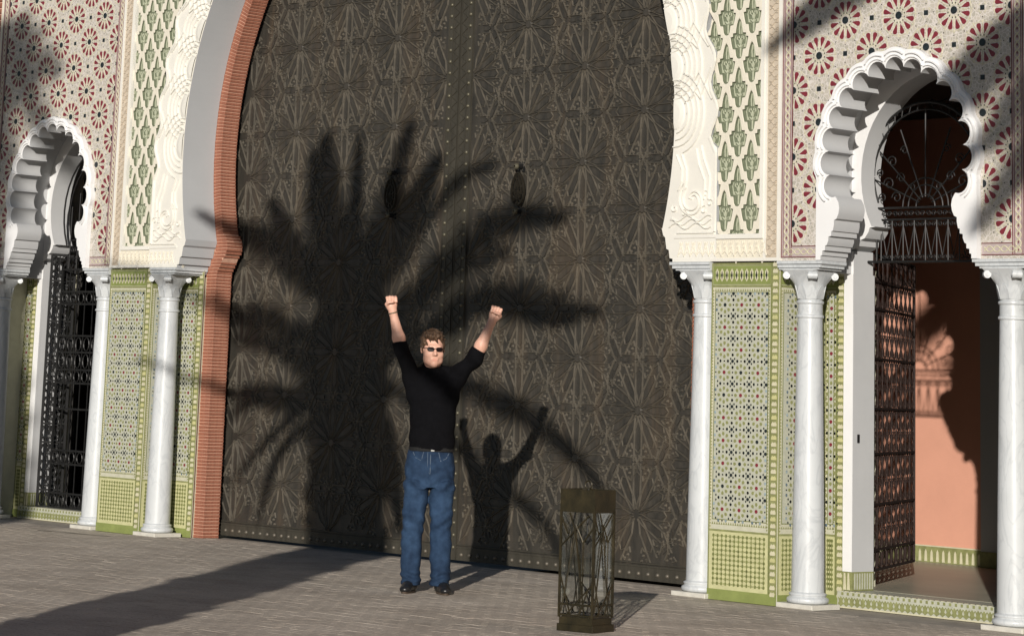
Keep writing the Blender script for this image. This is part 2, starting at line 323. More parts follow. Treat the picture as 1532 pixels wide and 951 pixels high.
for sgn in (-1, 1):
    cx = sgn*NX; side = 'left' if sgn < 0 else 'right'
    X = lambda a: sgn*a
    def bx(mb, a, b, *r): mb.box(min(X(a), X(b)), max(X(a), X(b)), *r)
    # core masses
    c = MB()
    bx(c, 3.475, 4.125, .006, 1.1, 0, 2.39)                      # pilaster body
    bx(c, 3.10, 3.475, .306, 1.1, 0, 2.33)                       # recess beside the great door
    bx(c, 4.125, 4.32, .506, .76, 0, 2.33); bx(c, 6.07, 6.27, .506, .76, 0, 2.33)
    bx(c, 6.272, 7.6, .006, 1.1, 0, 2.39)
    c.build('wall_core', tground, gate)
    # upper masonry over pilaster and niche (behind the mosaic)
    up = MB(); hole = [(cx+a*1.0, b) for a, b in [(-.655, 2.402)]]
    arcin = [(cx-.80, 2.34)]+[(cx+.80*cos(t), 3.10+.80*sin(t)) for t in np.linspace(pi, 0, 25)]+[(cx+.80, 2.34)]
    outer = [(X(4.128), 2.34)] + ([] if 0 else []) 
    xl, xr = cx-1.069, cx+1.069
    up.plate([(xl, 2.40), (cx-.70, 2.40)]+[(cx+.70*cos(t), 3.11+.70*sin(t)) for t in np.linspace(pi, 0, 25)]+[(cx+.70, 2.40), (xr, 2.40), (xr, TOPZ), (xl, TOPZ)], [], .002, .24)
    up.build('mosaic_backing', mosfill, gate)
    bk = MB()
    bk.plate([(xl, 2.335), (cx-.82, 2.335)]+[(cx+.82*cos(t), 3.11+.82*sin(t)) for t in np.linspace(pi, 0, 25)]+[(cx+.82, 2.335), (xr, 2.335), (xr, TOPZ), (xl, TOPZ)], [], .24, .5)
    bk.build('arch_backing', greywh, gate)
    # mosaic panel with rosettes -------------------------------------------
    MO = MB(); MO.box(cx-.962, cx-.960, 0, .002, 2.5, 2.6)
    panel = MO.build('mosaic_panel', mauve, gate)
    b_ = MB()
    def rect(mb, x0, x1, z0, z1, y, mi=0): mb.box(x0, x1, y, .002, z0, z1, mi)
    # border: grey-mauve strip with red edges and a pale plaited chain
    for (x0, x1) in ((cx-1.057, cx-.96), (cx+.96, cx+1.057)):
        rect(b_, x0, x1, 2.425, TOPZ, -.002, 0)
        rect(b_, x0, x0+.006, 2.425, TOPZ, -.005, 1); rect(b_, x1-.006, x1, 2.425, TOPZ, -.005, 1)
        rect(b_, x0+.017, x0+.021, 2.43, TOPZ, -.004, 1); rect(b_, x1-.021, x1-.017, 2.43, TOPZ, -.004, 1)
        xm = (x0+x1)/2
        for ph in (0, pi):
            b_.pline([(xm+.022*sin(z*2*pi/.11+ph), z) for z in np.arange(2.44, 5.5, .0137)], .009, -.002, .004, 2)
        for z in np.arange(2.455, 5.5, .055): b_.poly([(xm-.006, z), (xm, z-.012), (xm+.006, z), (xm, z+.012)], -.005, -.002, 1)
    rect(b_, cx-.96, cx-.71, 2.425, 2.508, -.002, 0); rect(b_, cx+.71, cx+.96, 2.425, 2.508, -.002, 0)
    for a, c_ in ((cx-1.057, cx-.71), (cx+.71, cx+1.057)):
        rect(b_, a, c_, 2.425, 2.431, -.006, 1); 
        for ph in (0, pi):
            b_.pline([(x, 2.466+.02*sin((x)*2*pi/.12+ph)) for x in np.arange(a+.02, c_-.015, .015)], .009, -.002, .004, 2)
    for a, c_ in ((cx-.96, cx-.71), (cx+.71, cx+.96)): rect(b_, a, c_, 2.502, 2.508, -.006, 1)
    b_.build('plaited_border', [mauve, dkline, tcream], gate)
    # rosettes
    def petal(r0, r1, w, a, n=5):
        P = [(r0, 0), (r0+(r1-r0)*.45, w*.62), (r0+(r1-r0)*.78, w), (r0+(r1-r0)*.95, w*.72), (r1, 0), (r0+(r1-r0)*.95, -w*.72), (r0+(r1-r0)*.78, -w), (r0+(r1-r0)*.45, -w*.62)]
        return [(x*cos(a)-z*sin(a), x*sin(a)+z*cos(a)) for x, z in P]
    def rosette_mesh(mask):
        mb = MB()
        ks = [k for k in range(12) if mask >> k & 1]
        for k in ks:
            a = math.radians(15+30*k)
            mb.poly(petal(.064, .138, .0185, a), -.0035, 0, 0)
            for s_ in (-1, 1):                                # pale strapwork between petals
                t = a+s_*math.radians(15); u = a+s_*math.radians(3)
                p = (.036*cos(u), .036*sin(u)); q = (.158*cos(t+s_*.02), .158*sin(t+s_*.02)); mb.ridge(p, q, .0038, 0, .002, 2, .6)
            mb.ridge((.148*cos(a-.2), .148*sin(a-.2)), (.148*cos(a+.2), .148*sin(a+.2)), .005, 0, .003, 2, .6)
            t = a+math.radians(15); mb.poly([(.176*cos(t)+.0045*cos(w), .176*sin(t)+.0045*sin(w)) for w in np.linspace(0, 2*pi, 5)[:4]], -.003, 0, 1)
            mb.poly([(.052*cos(a)+.004*cos(w), .052*sin(a)+.007*sin(w)) for w in np.linspace(0, 2*pi, 5)[:4]], -.003, 0, 1)
        if mask == 4095: mb.poly([(.027*cos(w), .027*sin(w)) for w in np.linspace(0, 2*pi, 13)[:12]], -.0045, 0, 1)
        else:
            ax = np.mean([cos(math.radians(15+30*k)) for k in ks]) if ks else 0
            if len(ks) == 6 and abs(ax) > .3:
                s_ = 1 if ax > 0 else -1
                mb.poly([(s_*abs(.027*cos(w)), .027*sin(w)) for w in np.linspace(-pi/2, pi/2, 7)], -.0045, 0, 1)
            elif len(ks) >= 5: mb.poly([(.027*cos(w), .027*sin(w)) for w in np.linspace(0, 2*pi, 13)[:12]], -.0045, 0, 1)
        return mb.mesh('rosette', [tred, tblack, tcream])
    if sgn < 0: RC = {}; OUT = None
    fr = niche_outer(0)
    def blocked(x, z):                               # inside the scalloped frame
        x = abs(x)
        if z < 2.8: return x < .725
        if z > 3.84: return False
        h = np.interp(z, [2.8, 3.10, 3.27, 3.42, 3.56, 3.67, 3.75, 3.812, 3.84], [.725, .72, .70, .65, .56, .44, .30, .12, 0]); return x < h
    sq = MB()
    for i in range(-1, 8):
        for j in range(-8, 14):
            x = (i-3)*.24; z = 3.865+j*.24
            if z > 5.6: continue
            if (i+j) % 2 == 0:
                mask = 0
                for k in range(12):
                    a = math.radians(15+30*k); ok = True
                    for r in (.07, .137):
                        xx, zz = x+r*cos(a), z+r*sin(a)
                        if abs(xx) > .957 or zz < 2.512 or blocked(xx, zz): ok = False
                    if ok: mask |= 1 << k
                if mask:
                    if mask not in RC: RC[mask] = rosette_mesh(mask)
                    link('rosette', RC[mask], panel, T3(cx+x, .002, z))
            else:
                if blocked(x, z) or z < 2.53: continue
                s_ = .017; x0, x1 = max(x-s_, -.957), min(x+s_, .957)
                sq.box(cx+x0, cx+x1, -.002, .002, z-s_, z+s_, 0)
                for w in range(4):
                    a = pi/4+w*pi/2; px_, pz_ = x+.036*cos(a), z+.036*sin(a)
                    if abs(px_) < .95: sq.ridge((cx+px_-.012*sin(a), pz_+.012*cos(a)), (cx+px_+.012*sin(a), pz_-.012*cos(a)), .005, .002, .003, 1, .6)
    sq.build('square_tiles', [tblack, tcream], panel, kind='stuff')
    # scalloped frame -------------------------------------------------------
    f = MB(); no, ni = niche_outer(cx), niche_inner(cx)
    f.plate(no+ni[::-1], [], -.045, .0, 0, side=False)
    m__ = len(no); f.add([(p[0], -.045, p[1]) for p in no]+[(p[0], .001, p[1]) for p in no], [(i, i+1, m__+i+1, m__+i) for i in range(m__-1)], 0)
    f.build_f = None
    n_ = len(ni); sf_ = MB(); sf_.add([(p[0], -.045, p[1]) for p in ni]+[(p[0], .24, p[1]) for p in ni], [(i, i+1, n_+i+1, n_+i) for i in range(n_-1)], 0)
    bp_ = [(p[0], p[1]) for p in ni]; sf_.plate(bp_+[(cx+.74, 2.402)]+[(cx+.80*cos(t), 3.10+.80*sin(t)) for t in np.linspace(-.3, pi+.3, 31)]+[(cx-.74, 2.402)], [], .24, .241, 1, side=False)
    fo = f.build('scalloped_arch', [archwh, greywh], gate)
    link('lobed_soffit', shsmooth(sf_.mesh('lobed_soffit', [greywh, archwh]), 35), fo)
    # raised mouldings following each lobe
    li = MB()
    for gr, hh, ww in ((.016, .014, .011), (.044, .020, .011)):
        pts = scallops(cx, gr, 9)
        for i in range(NL):
            seg = pts[i*10:(i+1)*10]
            seg = [p for p in seg]
            li.pline(seg, ww, -.045, hh, 0, .5)
    lo = li.build('lobe_moulding', archwh, fo, kind='stuff')
    # inner plain arch on imposts with jambs ---------------------------------
    IR, IC = .735, 3.04
    hs = [(cx+IR*cos(t), IC+IR*sin(t)) for t in np.linspace(pi+.52, -.52, 36)]
    impL = [(-.80, 2.335), (-.80, 2.50), (-.83, 2.50), (-.75, 2.535), (-.745, 2.575), (-.70, 2.59), (-.665, 2.635), (-.655, 2.665), (-.60, 2.672)]
    inn = [(cx+a, b) for a, b in impL]+hs+[(cx-a, b) for a, b in impL[::-1]]
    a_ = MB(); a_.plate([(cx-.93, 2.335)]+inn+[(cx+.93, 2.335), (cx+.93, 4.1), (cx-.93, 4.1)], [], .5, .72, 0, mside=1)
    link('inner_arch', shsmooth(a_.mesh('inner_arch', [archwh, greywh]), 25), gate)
    for s2 in (-1, 1):
        j = MB(); xo, xi = cx+s2*.885, cx+s2*.80
        j.box(min(xo, xi), max(xo, xi), .497, .74 if sgn > 0 else .80, .245, 2.335)
        # stop-chamfered inner corner
        j.box(min(xi, xi-s2*.001), max(xi, xi-s2*.001), .4985, .52, .5, 2.05)
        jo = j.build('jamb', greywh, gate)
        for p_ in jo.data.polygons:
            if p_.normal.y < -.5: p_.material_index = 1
        jo.data.materials.append(archwh)  # front faces whiter than the side faces
        k = MB(); k.box(min(xo, xi), max(xo, xi), .502, .74, .115, .245, 0)
        for zz in np.arange(.52, .73, .028): k.box(xi-s2*.004-.001, xi-s2*.004+.003, zz, zz+.012, .125, .235, 1)
        for xx in np.arange(min(xo, xi)+.012, max(xo, xi)-.01, .034): k.add([(xx, .499, .235), (xx+.014, .499, .235), (xx+.022, .499, .12), (xx-.006, .499, .12)], [(0, 1, 2, 3)], 2)
        k.build('jamb_skirting', [tgreen, tgrey, tcream], gate)
        if sgn > 0 and s2 < 0:
            l = MB(); l.box(xi, xi+.004, .55, .575, 1.14, 1.20); l.build('latch_slot', iron, jo, label='small dark slot in the white jamb')
    # threshold with two rows of green and ivory tile
    th = MB(); th.box(cx-.87, cx+.87, .425, .78, 0, .113, 0)
    tho = th.build('threshold', tgrey, gate)
    tt = MB()
    for i in range(35):
        x = cx-.86+i*.0495
        tt.poly([(x, .074), (x+.012, .062), (x+.0245, .078), (x+.037, .062), (x+.049, .074), (x+.037, .045), (x+.049, .03), (x+.0245, .012), (x, .03), (x+.012, .045)], .419, .425, 0)
        tt.poly([(x+.03, .108), (x+.046, .108), (x+.046, .09), (x+.03, .09)], .419, .425, 0)
        tt.box(x+.004, x+.024, .43, .45, .113, .116, 1)
    tt.box(cx-.87, cx+.87, .422, .425, 0, .010, 1)
    tt.build('threshold_tiles', [tgreen, tcream], tho, kind='stuff')
    # cornice pieces over the columns ---------------------------------------
    for (a, b) in ((3.075, 3.472), (4.128, 4.545), (5.85, 6.27)):
        m_ = MB(); 
        for z0, z1, e, s_in in ((2.338, 2.352, .0, .045), (2.352, 2.372, .014, .02), (2.372, 2.378, .006, .01), (2.378, 2.400, .022, 0)):
            a2, b2 = a, b
            if a == 3.075: a2 = a+s_in
            if a == 4.128: b2 = b-s_in
            if a == 5.85: a2 = a+s_in
            m_.box(min(X(a2), X(b2)), max(X(a2), X(b2)), -.012-e, .24 if a != 3.075 else .34, z0, z1)
        m_.build('cornice', marblem, gate)

# pilaster tile work -------------------------------------------------------
FC = {}
tpale = mat('pale_yellow_green_tile', (.50, .49, .27), .45, var=.12, scale=15)
def flower_mesh(kind):
    if kind in FC: return FC[kind]
    mb = MB(); o8 = lambda cx_, cz_, r, rz=None: [(cx_+r*cos(w), cz_+(rz or r)*sin(w)) for w in np.linspace(pi/8, 2*pi+pi/8, 9)[:8]]
    mb.poly(o8(0, 0, .0135), -.004, 0, 0)
    for k in range(8):
        a = k*pi/4; mb.poly([(.048*cos(a)+u*cos(a)-v*sin(a), .048*sin(a)+u*sin(a)+v*cos(a)) for u, v in ((-.015, 0), (-.003, .0115), (.011, .009), (.013, 0), (.011, -.009), (-.003, -.0115))], -.003, 0, 1)
    q = .081; r = .08075
    for sx_, sz_ in ((0, 1), (0, -1), (1, 0), (-1, 0)):                    # cool pieces around
        mb.poly(o8(sx_*q, sz_*r, .006), -.003, 0, 3)
    for sx_ in (-1, 1):
        for sz_ in (-1, 1):
            mb.poly(o8(sx_*.036, sz_*r, .0095, .011), -.003, 0, 2 if (sx_*sz_ > 0) else 4)
            mb.poly(o8(sx_*q, sz_*.036, .0095, .011), -.003, 0, 4)
            mb.poly([(sx_*.062, sz_*(.064-.009)), (sx_*(.062+.007), sz_*.064), (sx_*.062, sz_*(.064+.009)), (sx_*(.062-.007), sz_*.064)], -.003, 0, 3)
    mb.poly(o8(q, r, .0125), -.0045, 0, 3)
    mats = {'red': [tred, tgreen, tblue, tblack, tbluel], 'dark': [tblack, tgreen, tbluel, tblack, tblue]}[kind]
    FC[kind] = mb.mesh('flower_tile', mats); return FC[kind]
tbluel = mat('pale_blue_tile', (.26, .32, .34), .35, var=.5, scale=25)
def tile_panel(parent, mw, w, cols, name='tiled_panel', corner=True, dx=.162, x_first=None):
    """panel of width w, local x 0..w, z 0..2.39, facing -y"""
    p = MB(); p.box(0, w, 0, .006, 0, 2.39, 0)
    corner_w = .066 if corner else .0
    x0, x1 = .028, w-corner_w-.012
    P = p.build(name, [tground], parent, mw=mw)
    e = MB()
    def r(a, b, c, d, mi, h=.002): e.box(a, b, -h, .0005, c, d, mi)
    r(0, w, 0, .075, 1, .006)
    r(0, .012, .075, 2.39, 0); r(.012, .026, .48, 2.21, 2, .001)
    r(x1-.002, x1+.012, .075, 2.39, 0)
    r(.012, x1, 2.372, 2.39, 0); r(.012, x1, 2.215, 2.232, 0); r(.012, x1, .478, .492, 0)
    r(.014, x1-.002, .075, .478, 7, .001)
    # green lines round the flower field
    fx0, fx1, fz0, fz1 = x0+.014, x1-.022, .565, 2.175
    for a in ((fx0-.006, fx1+.006, fz0-.006, fz0), (fx0-.006, fx1+.006, fz1, fz1+.006), (fx0-.006, fx0, fz0, fz1), (fx1, fx1+.006, fz0, fz1)): r(*a, 3, .0025)
    e.box(fx0, fx1, -.0012, .0004, fz0, fz1, 5)
    # saw-tooth bands
    def saw(a, b, z, hz, horizontal=True):
        n = int((b-a)/.022)
        for i in range(n):
            t = a+(i+.5)*(b-a)/n; s_ = .0085
            pts = [(t-s_, z-hz), (t+s_, z-hz), (t, z+hz)] if horizontal else [(z-hz, t-s_), (z-hz, t+s_), (z+hz, t)]
            e.poly(pts, -.0025, 0, 0)
    saw(.03, x1-.01, 2.195, .009); saw(.03, x1-.01, .535, .009); saw(.5, 2.2, .021, .006, False); saw(.5, 2.2, x1-.012, .006, False)
    # lozenge frieze
    nl = max(2, int((x1-.03)/.047))
    for i in range(nl):
        cx_ = .028+(i+.5)*(x1-.045)/nl
        for dz_ in (.0,): e.poly([(cx_, 2.255), (cx_+.017, 2.28), (cx_+.008, 2.30), (cx_+.017, 2.325), (cx_, 2.35), (cx_-.017, 2.325), (cx_-.008, 2.30), (cx_-.017, 2.28)], -.0025, 0, 2)
        e.poly([(cx_, 2.268), (cx_+.008, 2.302), (cx_, 2.336), (cx_-.008, 2.302)], -.004, 0, 4)
    r(.014, x1, 2.235, 2.37, 1, .001)
    # lower lattice: olive diamonds joined by small links
    nx = max(3, int(round((x1-.04)/.0405))); nz = 11
    for i in range(nx):
        for k in range(nz):
            px_ = .034+(i+.5)*(x1-.052)/nx; pz_ = .098+(k+.5)*.366/nz; m_ = 3 if (i*7+k*13+i*k) % 9 else 0
            e.poly([(px_+.0115*cos(t), pz_+.0125*sin(t)) for t in np.linspace(0, 2*pi, 9)[:8]], -.003, 0, m_)
            if i < nx-1: e.poly([(px_+.015, pz_), (px_+.0205, pz_-.0065), (px_+.026, pz_), (px_+.0205, pz_+.0065)], -.0025, 0, 0 if (i+k) % 2 else 3)
            if k < nz-1: e.poly([(px_-.0055, pz_+.0165), (px_, pz_+.012), (px_+.0055, pz_+.0165), (px_, pz_+.021)], -.0025, 0, 3)
    if corner:
        xa, xb = w-corner_w, w; r(xa, xb, .04, 2.39, 0, .0015)
        for z in np.arange(.06, 2.37, .047):
            c_ = (xa+xb)/2; e.poly([(c_-.020, z), (c_+.020, z), (c_+.023, z+.014), (c_+.012, z+.031), (c_, z+.024), (c_-.012, z+.031), (c_-.023, z+.014)], -.008, 0, 2 if int(z/.047) % 3 else 6)
        r(xa-.006, xa, .04, 2.39, 3, .003)
    e.build('tile_inlay', [tgreen, tgreenw, tcream, tdgreen, tblack, tgrey, tyell, tpale], P, kind='stuff')
    xf = x_first if x_first is not None else (fx0+fx1)/2-(cols-1)/2*dx
    for c_ in range(cols):
        for k in range(10):
            px_, pz_ = xf+c_*dx, 2.088-k*.1615
            if pz_ < fz0+.02: continue
            me = flower_mesh('red' if (c_+k) % 4 else 'dark')
            if fx1-px_ < .09:
                me = half_flower()
            link('flower_tile', me, P, T3(px_, -.001, pz_))
    return P
def half_flower():
    if 'half' in FC: return FC['half']
    src = flower_mesh('red'); me = src.copy(); b = bmesh.new(); b.from_mesh(me)
    kill = [v for v in b.verts if v.co.x > .07]; bmesh.ops.delete(b, geom=kill, context='VERTS'); b.to_mesh(me); b.free(); FC['half'] = me; return me
for sgn in (-1, 1):
    x0 = 3.475 if sgn > 0 else -4.125
    tile_panel(gate, T3(x0, 0, 0), .65, 3)                                  # pilaster front
    RZ = Matrix.Rotation(pi/2, 4, 'Z')
    tile_panel(gate, T3(x0+.6535, .006, 0) @ RZ, .49 if sgn > 0 else .30, 1 if sgn < 0 else 2, 'side_tile_panel', corner=False)
    if sgn > 0: tile_panel(gate, T3(4.132, .5, 0), .187, 1, 'recess_tile_panel', x_first=.065)
    else:
        tile_panel(gate, T3(-3.468, .3, 0), .395, 2, 'recess_tile_panel')
        tile_panel(gate, T3(-6.27, .5, 0), .187, 1, 'recess_tile_panel', x_first=.065)
# outer pilasters and outer brick piers
for sgn in (-1, 1):
    o = MB(); x0, x1 = (6.258, 6.30) if sgn > 0 else (-6.30, -6.258); o.box(x0, x1, -.006, .2, 2.40, TOPZ); o.build('outer_fillet', cream, gate)

# ------------------------------------------------------------ carved stucco spandrels
def motif_outline():
    half = [(0, .176), (.010, .160), (.020, .130), (.026, .095), (.030, .066), (.052, .064), (.053, .040), (.070, .036), (.0637, 0), (.062, -.010), (.052, -.050), (.030, -.054), (.024, -.100), (.015, -.118), (0, -.124)]
    half = [(x*1.17, z) for x, z in half]; return half+[(-x, z) for x, z in half[-2:0:-1]]
def lattice_cell():
    mo = motif_outline(); n = len(mo); hw, hh = .1262, .1815
    def rhomb(x, z):                                     # push radially to the diamond
        k = 1/(abs(x)/hw+abs(z-.0)/hh+1e-9); return (x*k, z*k)
    out = [rhomb(x, z) for x, z in mo]
    mb = MB(); y0, y1 = -.012, .008
    v = [(p[0], y0, p[1]) for p in out]+[(p[0]*1.12, y0, p[1]*1.04) for p in mo]+[(p[0]*1.07, y0+.003, p[1]*1.02) for p in mo]+[(p[0]*1.05, y1, p[1]*1.01) for p in mo]
    f = []
    for a in range(3):
        for i in range(n): j = (i+1) % n; f.append((a*n+i, a*n+j, (a+1)*n+j, (a+1)*n+i))
    mb.add(v, f[:2*n], 0); mb.add(v, f[2*n:], 1); mb.add([(p[0]*1.05, y1, p[1]*1.01) for p in mo], [tuple(range(n))], 1)  # pocket walls in dark green paint a shadow outline round the motif
    # raised leaf work inside
    mb.pline([(0, -.112), (0, .03)], .012, y1, .008, 2, .4)
    for s_ in (-1, 1):
        mb.pline([(s_*.006, .155), (s_*.013, .11), (s_*.010, .06)], .008, y1, .007, 2)
        mb.pline([(0, -.02), (s_*.014, .012), (s_*.032, .022), (s_*.030, .042), (s_*.014, .046), (s_*.012, .03)], .009, y1, .008, 2)
        mb.pline([(0, -.045), (s_*.022, -.022), (s_*.038, -.018), (s_*.040, -.040), (s_*.024, -.042)], .009, y1, .008, 2)
        mb.pline([(s_*.045, .055), (s_*.058, .025), (s_*.046, -.04)], .006, y1, .006, 2)
    return mb.mesh('lattice_cell', [cream, motif, motifhi])
cellm = lattice_cell()
def scroll(cx, cz, r0, r1, a0, turns, n=28): return [(cx+(r0+(r1-r0)*i/n)*cos(a0+turns*2*pi*i/n), cz+(r0+(r1-r0)*i/n)*sin(a0+turns*2*pi*i/n)) for i in range(n+1)]
PITCH = math.radians(6.65)
for sgn in (-1, 1):
    sp = MB()
    # backing plate of the whole spandrel strip (x 3.06..4.14), front y=.022
    pts = [(sgn*x, z) for x, z in [(3.085, 2.40), (3.475, 2.40), (4.135, 2.40), (4.135, TOPZ), (0, TOPZ), (0, ARC_Z+ARC_R+.02)]]
    arcp = [(sgn*(ARC_R+.012)*cos(a), ARC_Z+(ARC_R+.012)*sin(a)) for a in np.linspace(pi/2-.02, -.26, 60)]
    sp.plate(pts+arcp, [], .045, .07, 0)
    spo = sp.build('carved_spandrel', cream, gate)
    for i in range(-1, 5):
        for j in range(-2, 20):
            x = 3.708+(i-1)*.126+.0; z = 3.472+(j-4)*.1815+(0 if True else 0)
            if (i+j) % 2: continue
            if x > 4.0 or z < 2.52: continue
            if math.hypot(x, z-ARC_Z) < ARC_R+.27: continue
            if z > 6.0: continue
            link('lattice_cell', cellm, spo, T3(sgn*x, .012-.002, z))
    for j in range(9, 20):                                   # further cells toward the crown
        for i in range(-20, -1):
            x = 3.708+(i-1)*.126; z = 3.472+(j-4)*.1815
            if (i+j) % 2 or x < .3 or z > 5.9: continue
            if math.hypot(x, z-ARC_Z) < ARC_R+.30: continue
            link('lattice_cell', cellm, spo, T3(sgn*x, .010, z))
    # interlaced lobed band along the arch
    lb = MB(); A0, A1 = -.262, pi/2
    inn = [(sgn*ARC_R*cos(a), ARC_Z+ARC_R*sin(a)) for a in np.linspace(A1, A0, 80)]
    def outr(a):
        if a < -.05: return None
        ph = (a-math.radians(7.8))/PITCH
        return ARC_R+.40+.035*cos(2*pi*ph)
    outp = []
    for a in np.linspace(A1, -.045, 220): r = outr(a) or 3.49; outp.append((sgn*r*cos(a), ARC_Z+r*sin(a)))
    low = [(3.515, 3.25), (3.52, 2.60), (3.14, 2.60), (3.10, 2.402)]
    lowi = [(3.085, 2.402), (3.085, 2.425), (3.055, 2.43), (3.045, 2.49), (3.02, 2.50), (3.005, 2.585), (2.985, 2.60), (2.968, 2.655)]
    outline = outp+[(sgn*x, z) for x, z in [(3.515, 3.24), (3.52, 2.402)]]+[(sgn*x, z) for x, z in lowi]+inn[::-1]
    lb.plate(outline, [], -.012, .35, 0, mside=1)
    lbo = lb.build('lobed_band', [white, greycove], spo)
    st = MB()
    def pol(r, a): return (sgn*r*cos(a), ARC_Z+r*sin(a))
    k = -1
    while True:
        ac = math.radians(7.8)+PITCH*k
        if ac > math.radians(52): break
        # smooth convex medallion
        nn = 12; v = [(pol(ARC_R+.004, ac)[0], -.03, pol(ARC_R+.004, ac)[1])]
        for ring, (rr, yy) in enumerate(((.6, -.028), (.9, -.02), (1.0, -.012))):
            for t in np.linspace(-pi/2, pi/2, nn+1):
                q = pol(ARC_R+.004+.105*rr*cos(t), ac+.128*rr*sin(t)/ARC_R); v.append((q[0], yy, q[1]))
        f_ = [(0, 1+i, 2+i) for i in range(nn)]
        for ring in (0, 1):
            b0, b1 = 1+ring*(nn+1), 1+(ring+1)*(nn+1); f_ += [(b0+i, b0+i+1, b1+i+1, b1+i) for i in range(nn)]
        st.add(v, f_, 0)
        for d, lim in ((.145, 1.35), (.195, 1.45), (.245, 1.57), (.30, 1.2)):
            t_ = np.linspace(-lim, lim, 15); st.pline([pol(ARC_R+d*cos(t), ac+d*1.03*sin(t)/ARC_R) for t in t_], .016, -.012, .014, 0, .45)
        for s_ in (-1, 1):                                   # zig-zag crossing straps in the outer part
            am = ac+PITCH/2
            st.pline([pol(ARC_R+.17, am-s_*.030), pol(ARC_R+.22, am-s_*.012), pol(ARC_R+.27, am-s_*.030), pol(ARC_R+.34, am+s_*.012), pol(ARC_R+.385, am+s_*.034)], .014, -.012, .016, 0, .45)
            st.ridge(pol(ARC_R+.005, am+s_*.011), pol(ARC_R+.07, am+s_*.010), .012, -.012, .014, 0, .5)
        st.poly([(pol(ARC_R+.135, ac)[0]+.010*cos(w), pol(ARC_R+.135, ac)[1]+.010*sin(w)) for w in np.linspace(0, 2*pi, 9)[:8]], -.024, -.012, 0)
        k += 1
    # the border strap of the band and the scroll at its foot
    st.pline([(p[0]*1.0, p[1]) for p in outp[::2]]+[(sgn*3.505, 3.2), (sgn*3.505, 2.62)], .022, -.012, .016, 0, .6)
    st.pline([(sgn*3.13, 2.612), (sgn*3.50, 2.612)], .014, -.012, .012, 0, .5)
    for dd in (0, .055):
        pts_ = [(3.11+dd, 3.20), (3.17+dd*.8, 3.09), (3.165+dd*.9, 3.0), (3.13+dd, 2.93)]
        st.pline([(sgn*x, z) for x, z in pts_], .015, -.012, .014)
    for r_, rr in ((.115, .02), (.155, .06)):
        st.pline([(sgn*x, z) for x, z in scroll(3.285, 2.86, r_, rr*.6, 2.2, 1.1)], .015, -.012, .015)
    st.pline([(sgn*x, z) for x, z in [(3.395, 2.86), (3.40, 3.0), (3.34, 3.12), (3.31, 3.24)]], .015, -.012, .014)
    st.pline([(sgn*x, z) for x, z in [(3.44, 2.86), (3.45, 3.03), (3.39, 3.16), (3.36, 3.26)]], .015, -.012, .014)
    for q_ in range(3):
        st.pline([(sgn*x, 2.665+.028*q_+.022*sin((x-3.06)*2*pi/.21+q_*1.3)) for x in np.linspace(3.05+.01*q_, 3.47, 24)], .012, -.012, .013)
    for cx__, cz__, a__ in ((3.10, 2.80, 2.5), (3.20, 2.76, 0), (3.40, 2.78, 1.2), (3.46, 2.83, 0)):
        st.pline([(sgn*x, z) for x, z in scroll(cx__, cz__, .034, .008, a__, .9, 14)], .011, -.012, .013)
    st.pline([(sgn*x, z) for x, z in scroll(3.41, 2.90, .03, .008, 0, .8)], .012, -.012, .012)
    st.build('interlace_straps', white, lbo, kind='stuff')
    # plain raised frame, tan carved border and lower carved strip
    fr_ = MB()
    def bb(a, b, y0, z0, z1, mi=0): fr_.box(min(sgn*a, sgn*b), max(sgn*a, sgn*b), y0, .03, z0, z1, mi)
    bb(3.945, 3.975, -.022, 2.60, TOPZ, 0); bb(3.52, 3.975, -.021, 2.565, 2.60, 0)
    bb(3.10, 3.52, -.019, 2.575, 2.60, 0)
    bb(3.975, 4.0, -.012, 2.42, TOPZ, 0); bb(4.108, 4.138, -.016, 2.402, TOPZ, 0); bb(4.0, 4.108, -.006, 2.42, TOPZ, 1)
    bb(3.10, 4.0, -.008, 2.425, 2.565, 2); bb(3.09, 4.108, -.016, 2.402, 2.425, 0)
    fr_.build('panel_frame', [white, tan, cream], spo)
    rel = MB(); m0 = sgn*4.054
    for i, z in enumerate(np.arange(2.45, 5.6, .035)):
        s_ = 1 if i % 2 else -1
        rel.pline([(m0-.04, z), (m0-.012, z+s_*.012), (m0+.010, z-s_*.010), (m0+.04, z+.006)], .010, -.006, .008, 0)
        rel.pline([(m0-.02*s_, z+.016), (m0-.034*s_, z+.024), (m0-.018*s_, z+.03)], .009, -.006, .007, 0)
    rel.build('border_relief', tan, spo, kind='stuff')
    rel = MB()
    for i, x in enumerate(np.arange(3.14, 3.97, .062)):
        rel.pline([(sgn*x, 2.44), (sgn*(x+.031), 2.545), (sgn*(x+.062), 2.44)], .012, -.008, .010, 0)
        rel.pline([(sgn*(x+.012), 2.548), (sgn*(x+.031), 2.49), (sgn*(x+.05), 2.548)], .010, -.008, .008, 0)
        rel.pline([(sgn*(x+.005), 2.452), (sgn*(x+.031), 2.475), (sgn*(x+.057), 2.452)], .008, -.008, .008, 0)
    rel.build('strip_relief', cream, spo, kind='stuff')

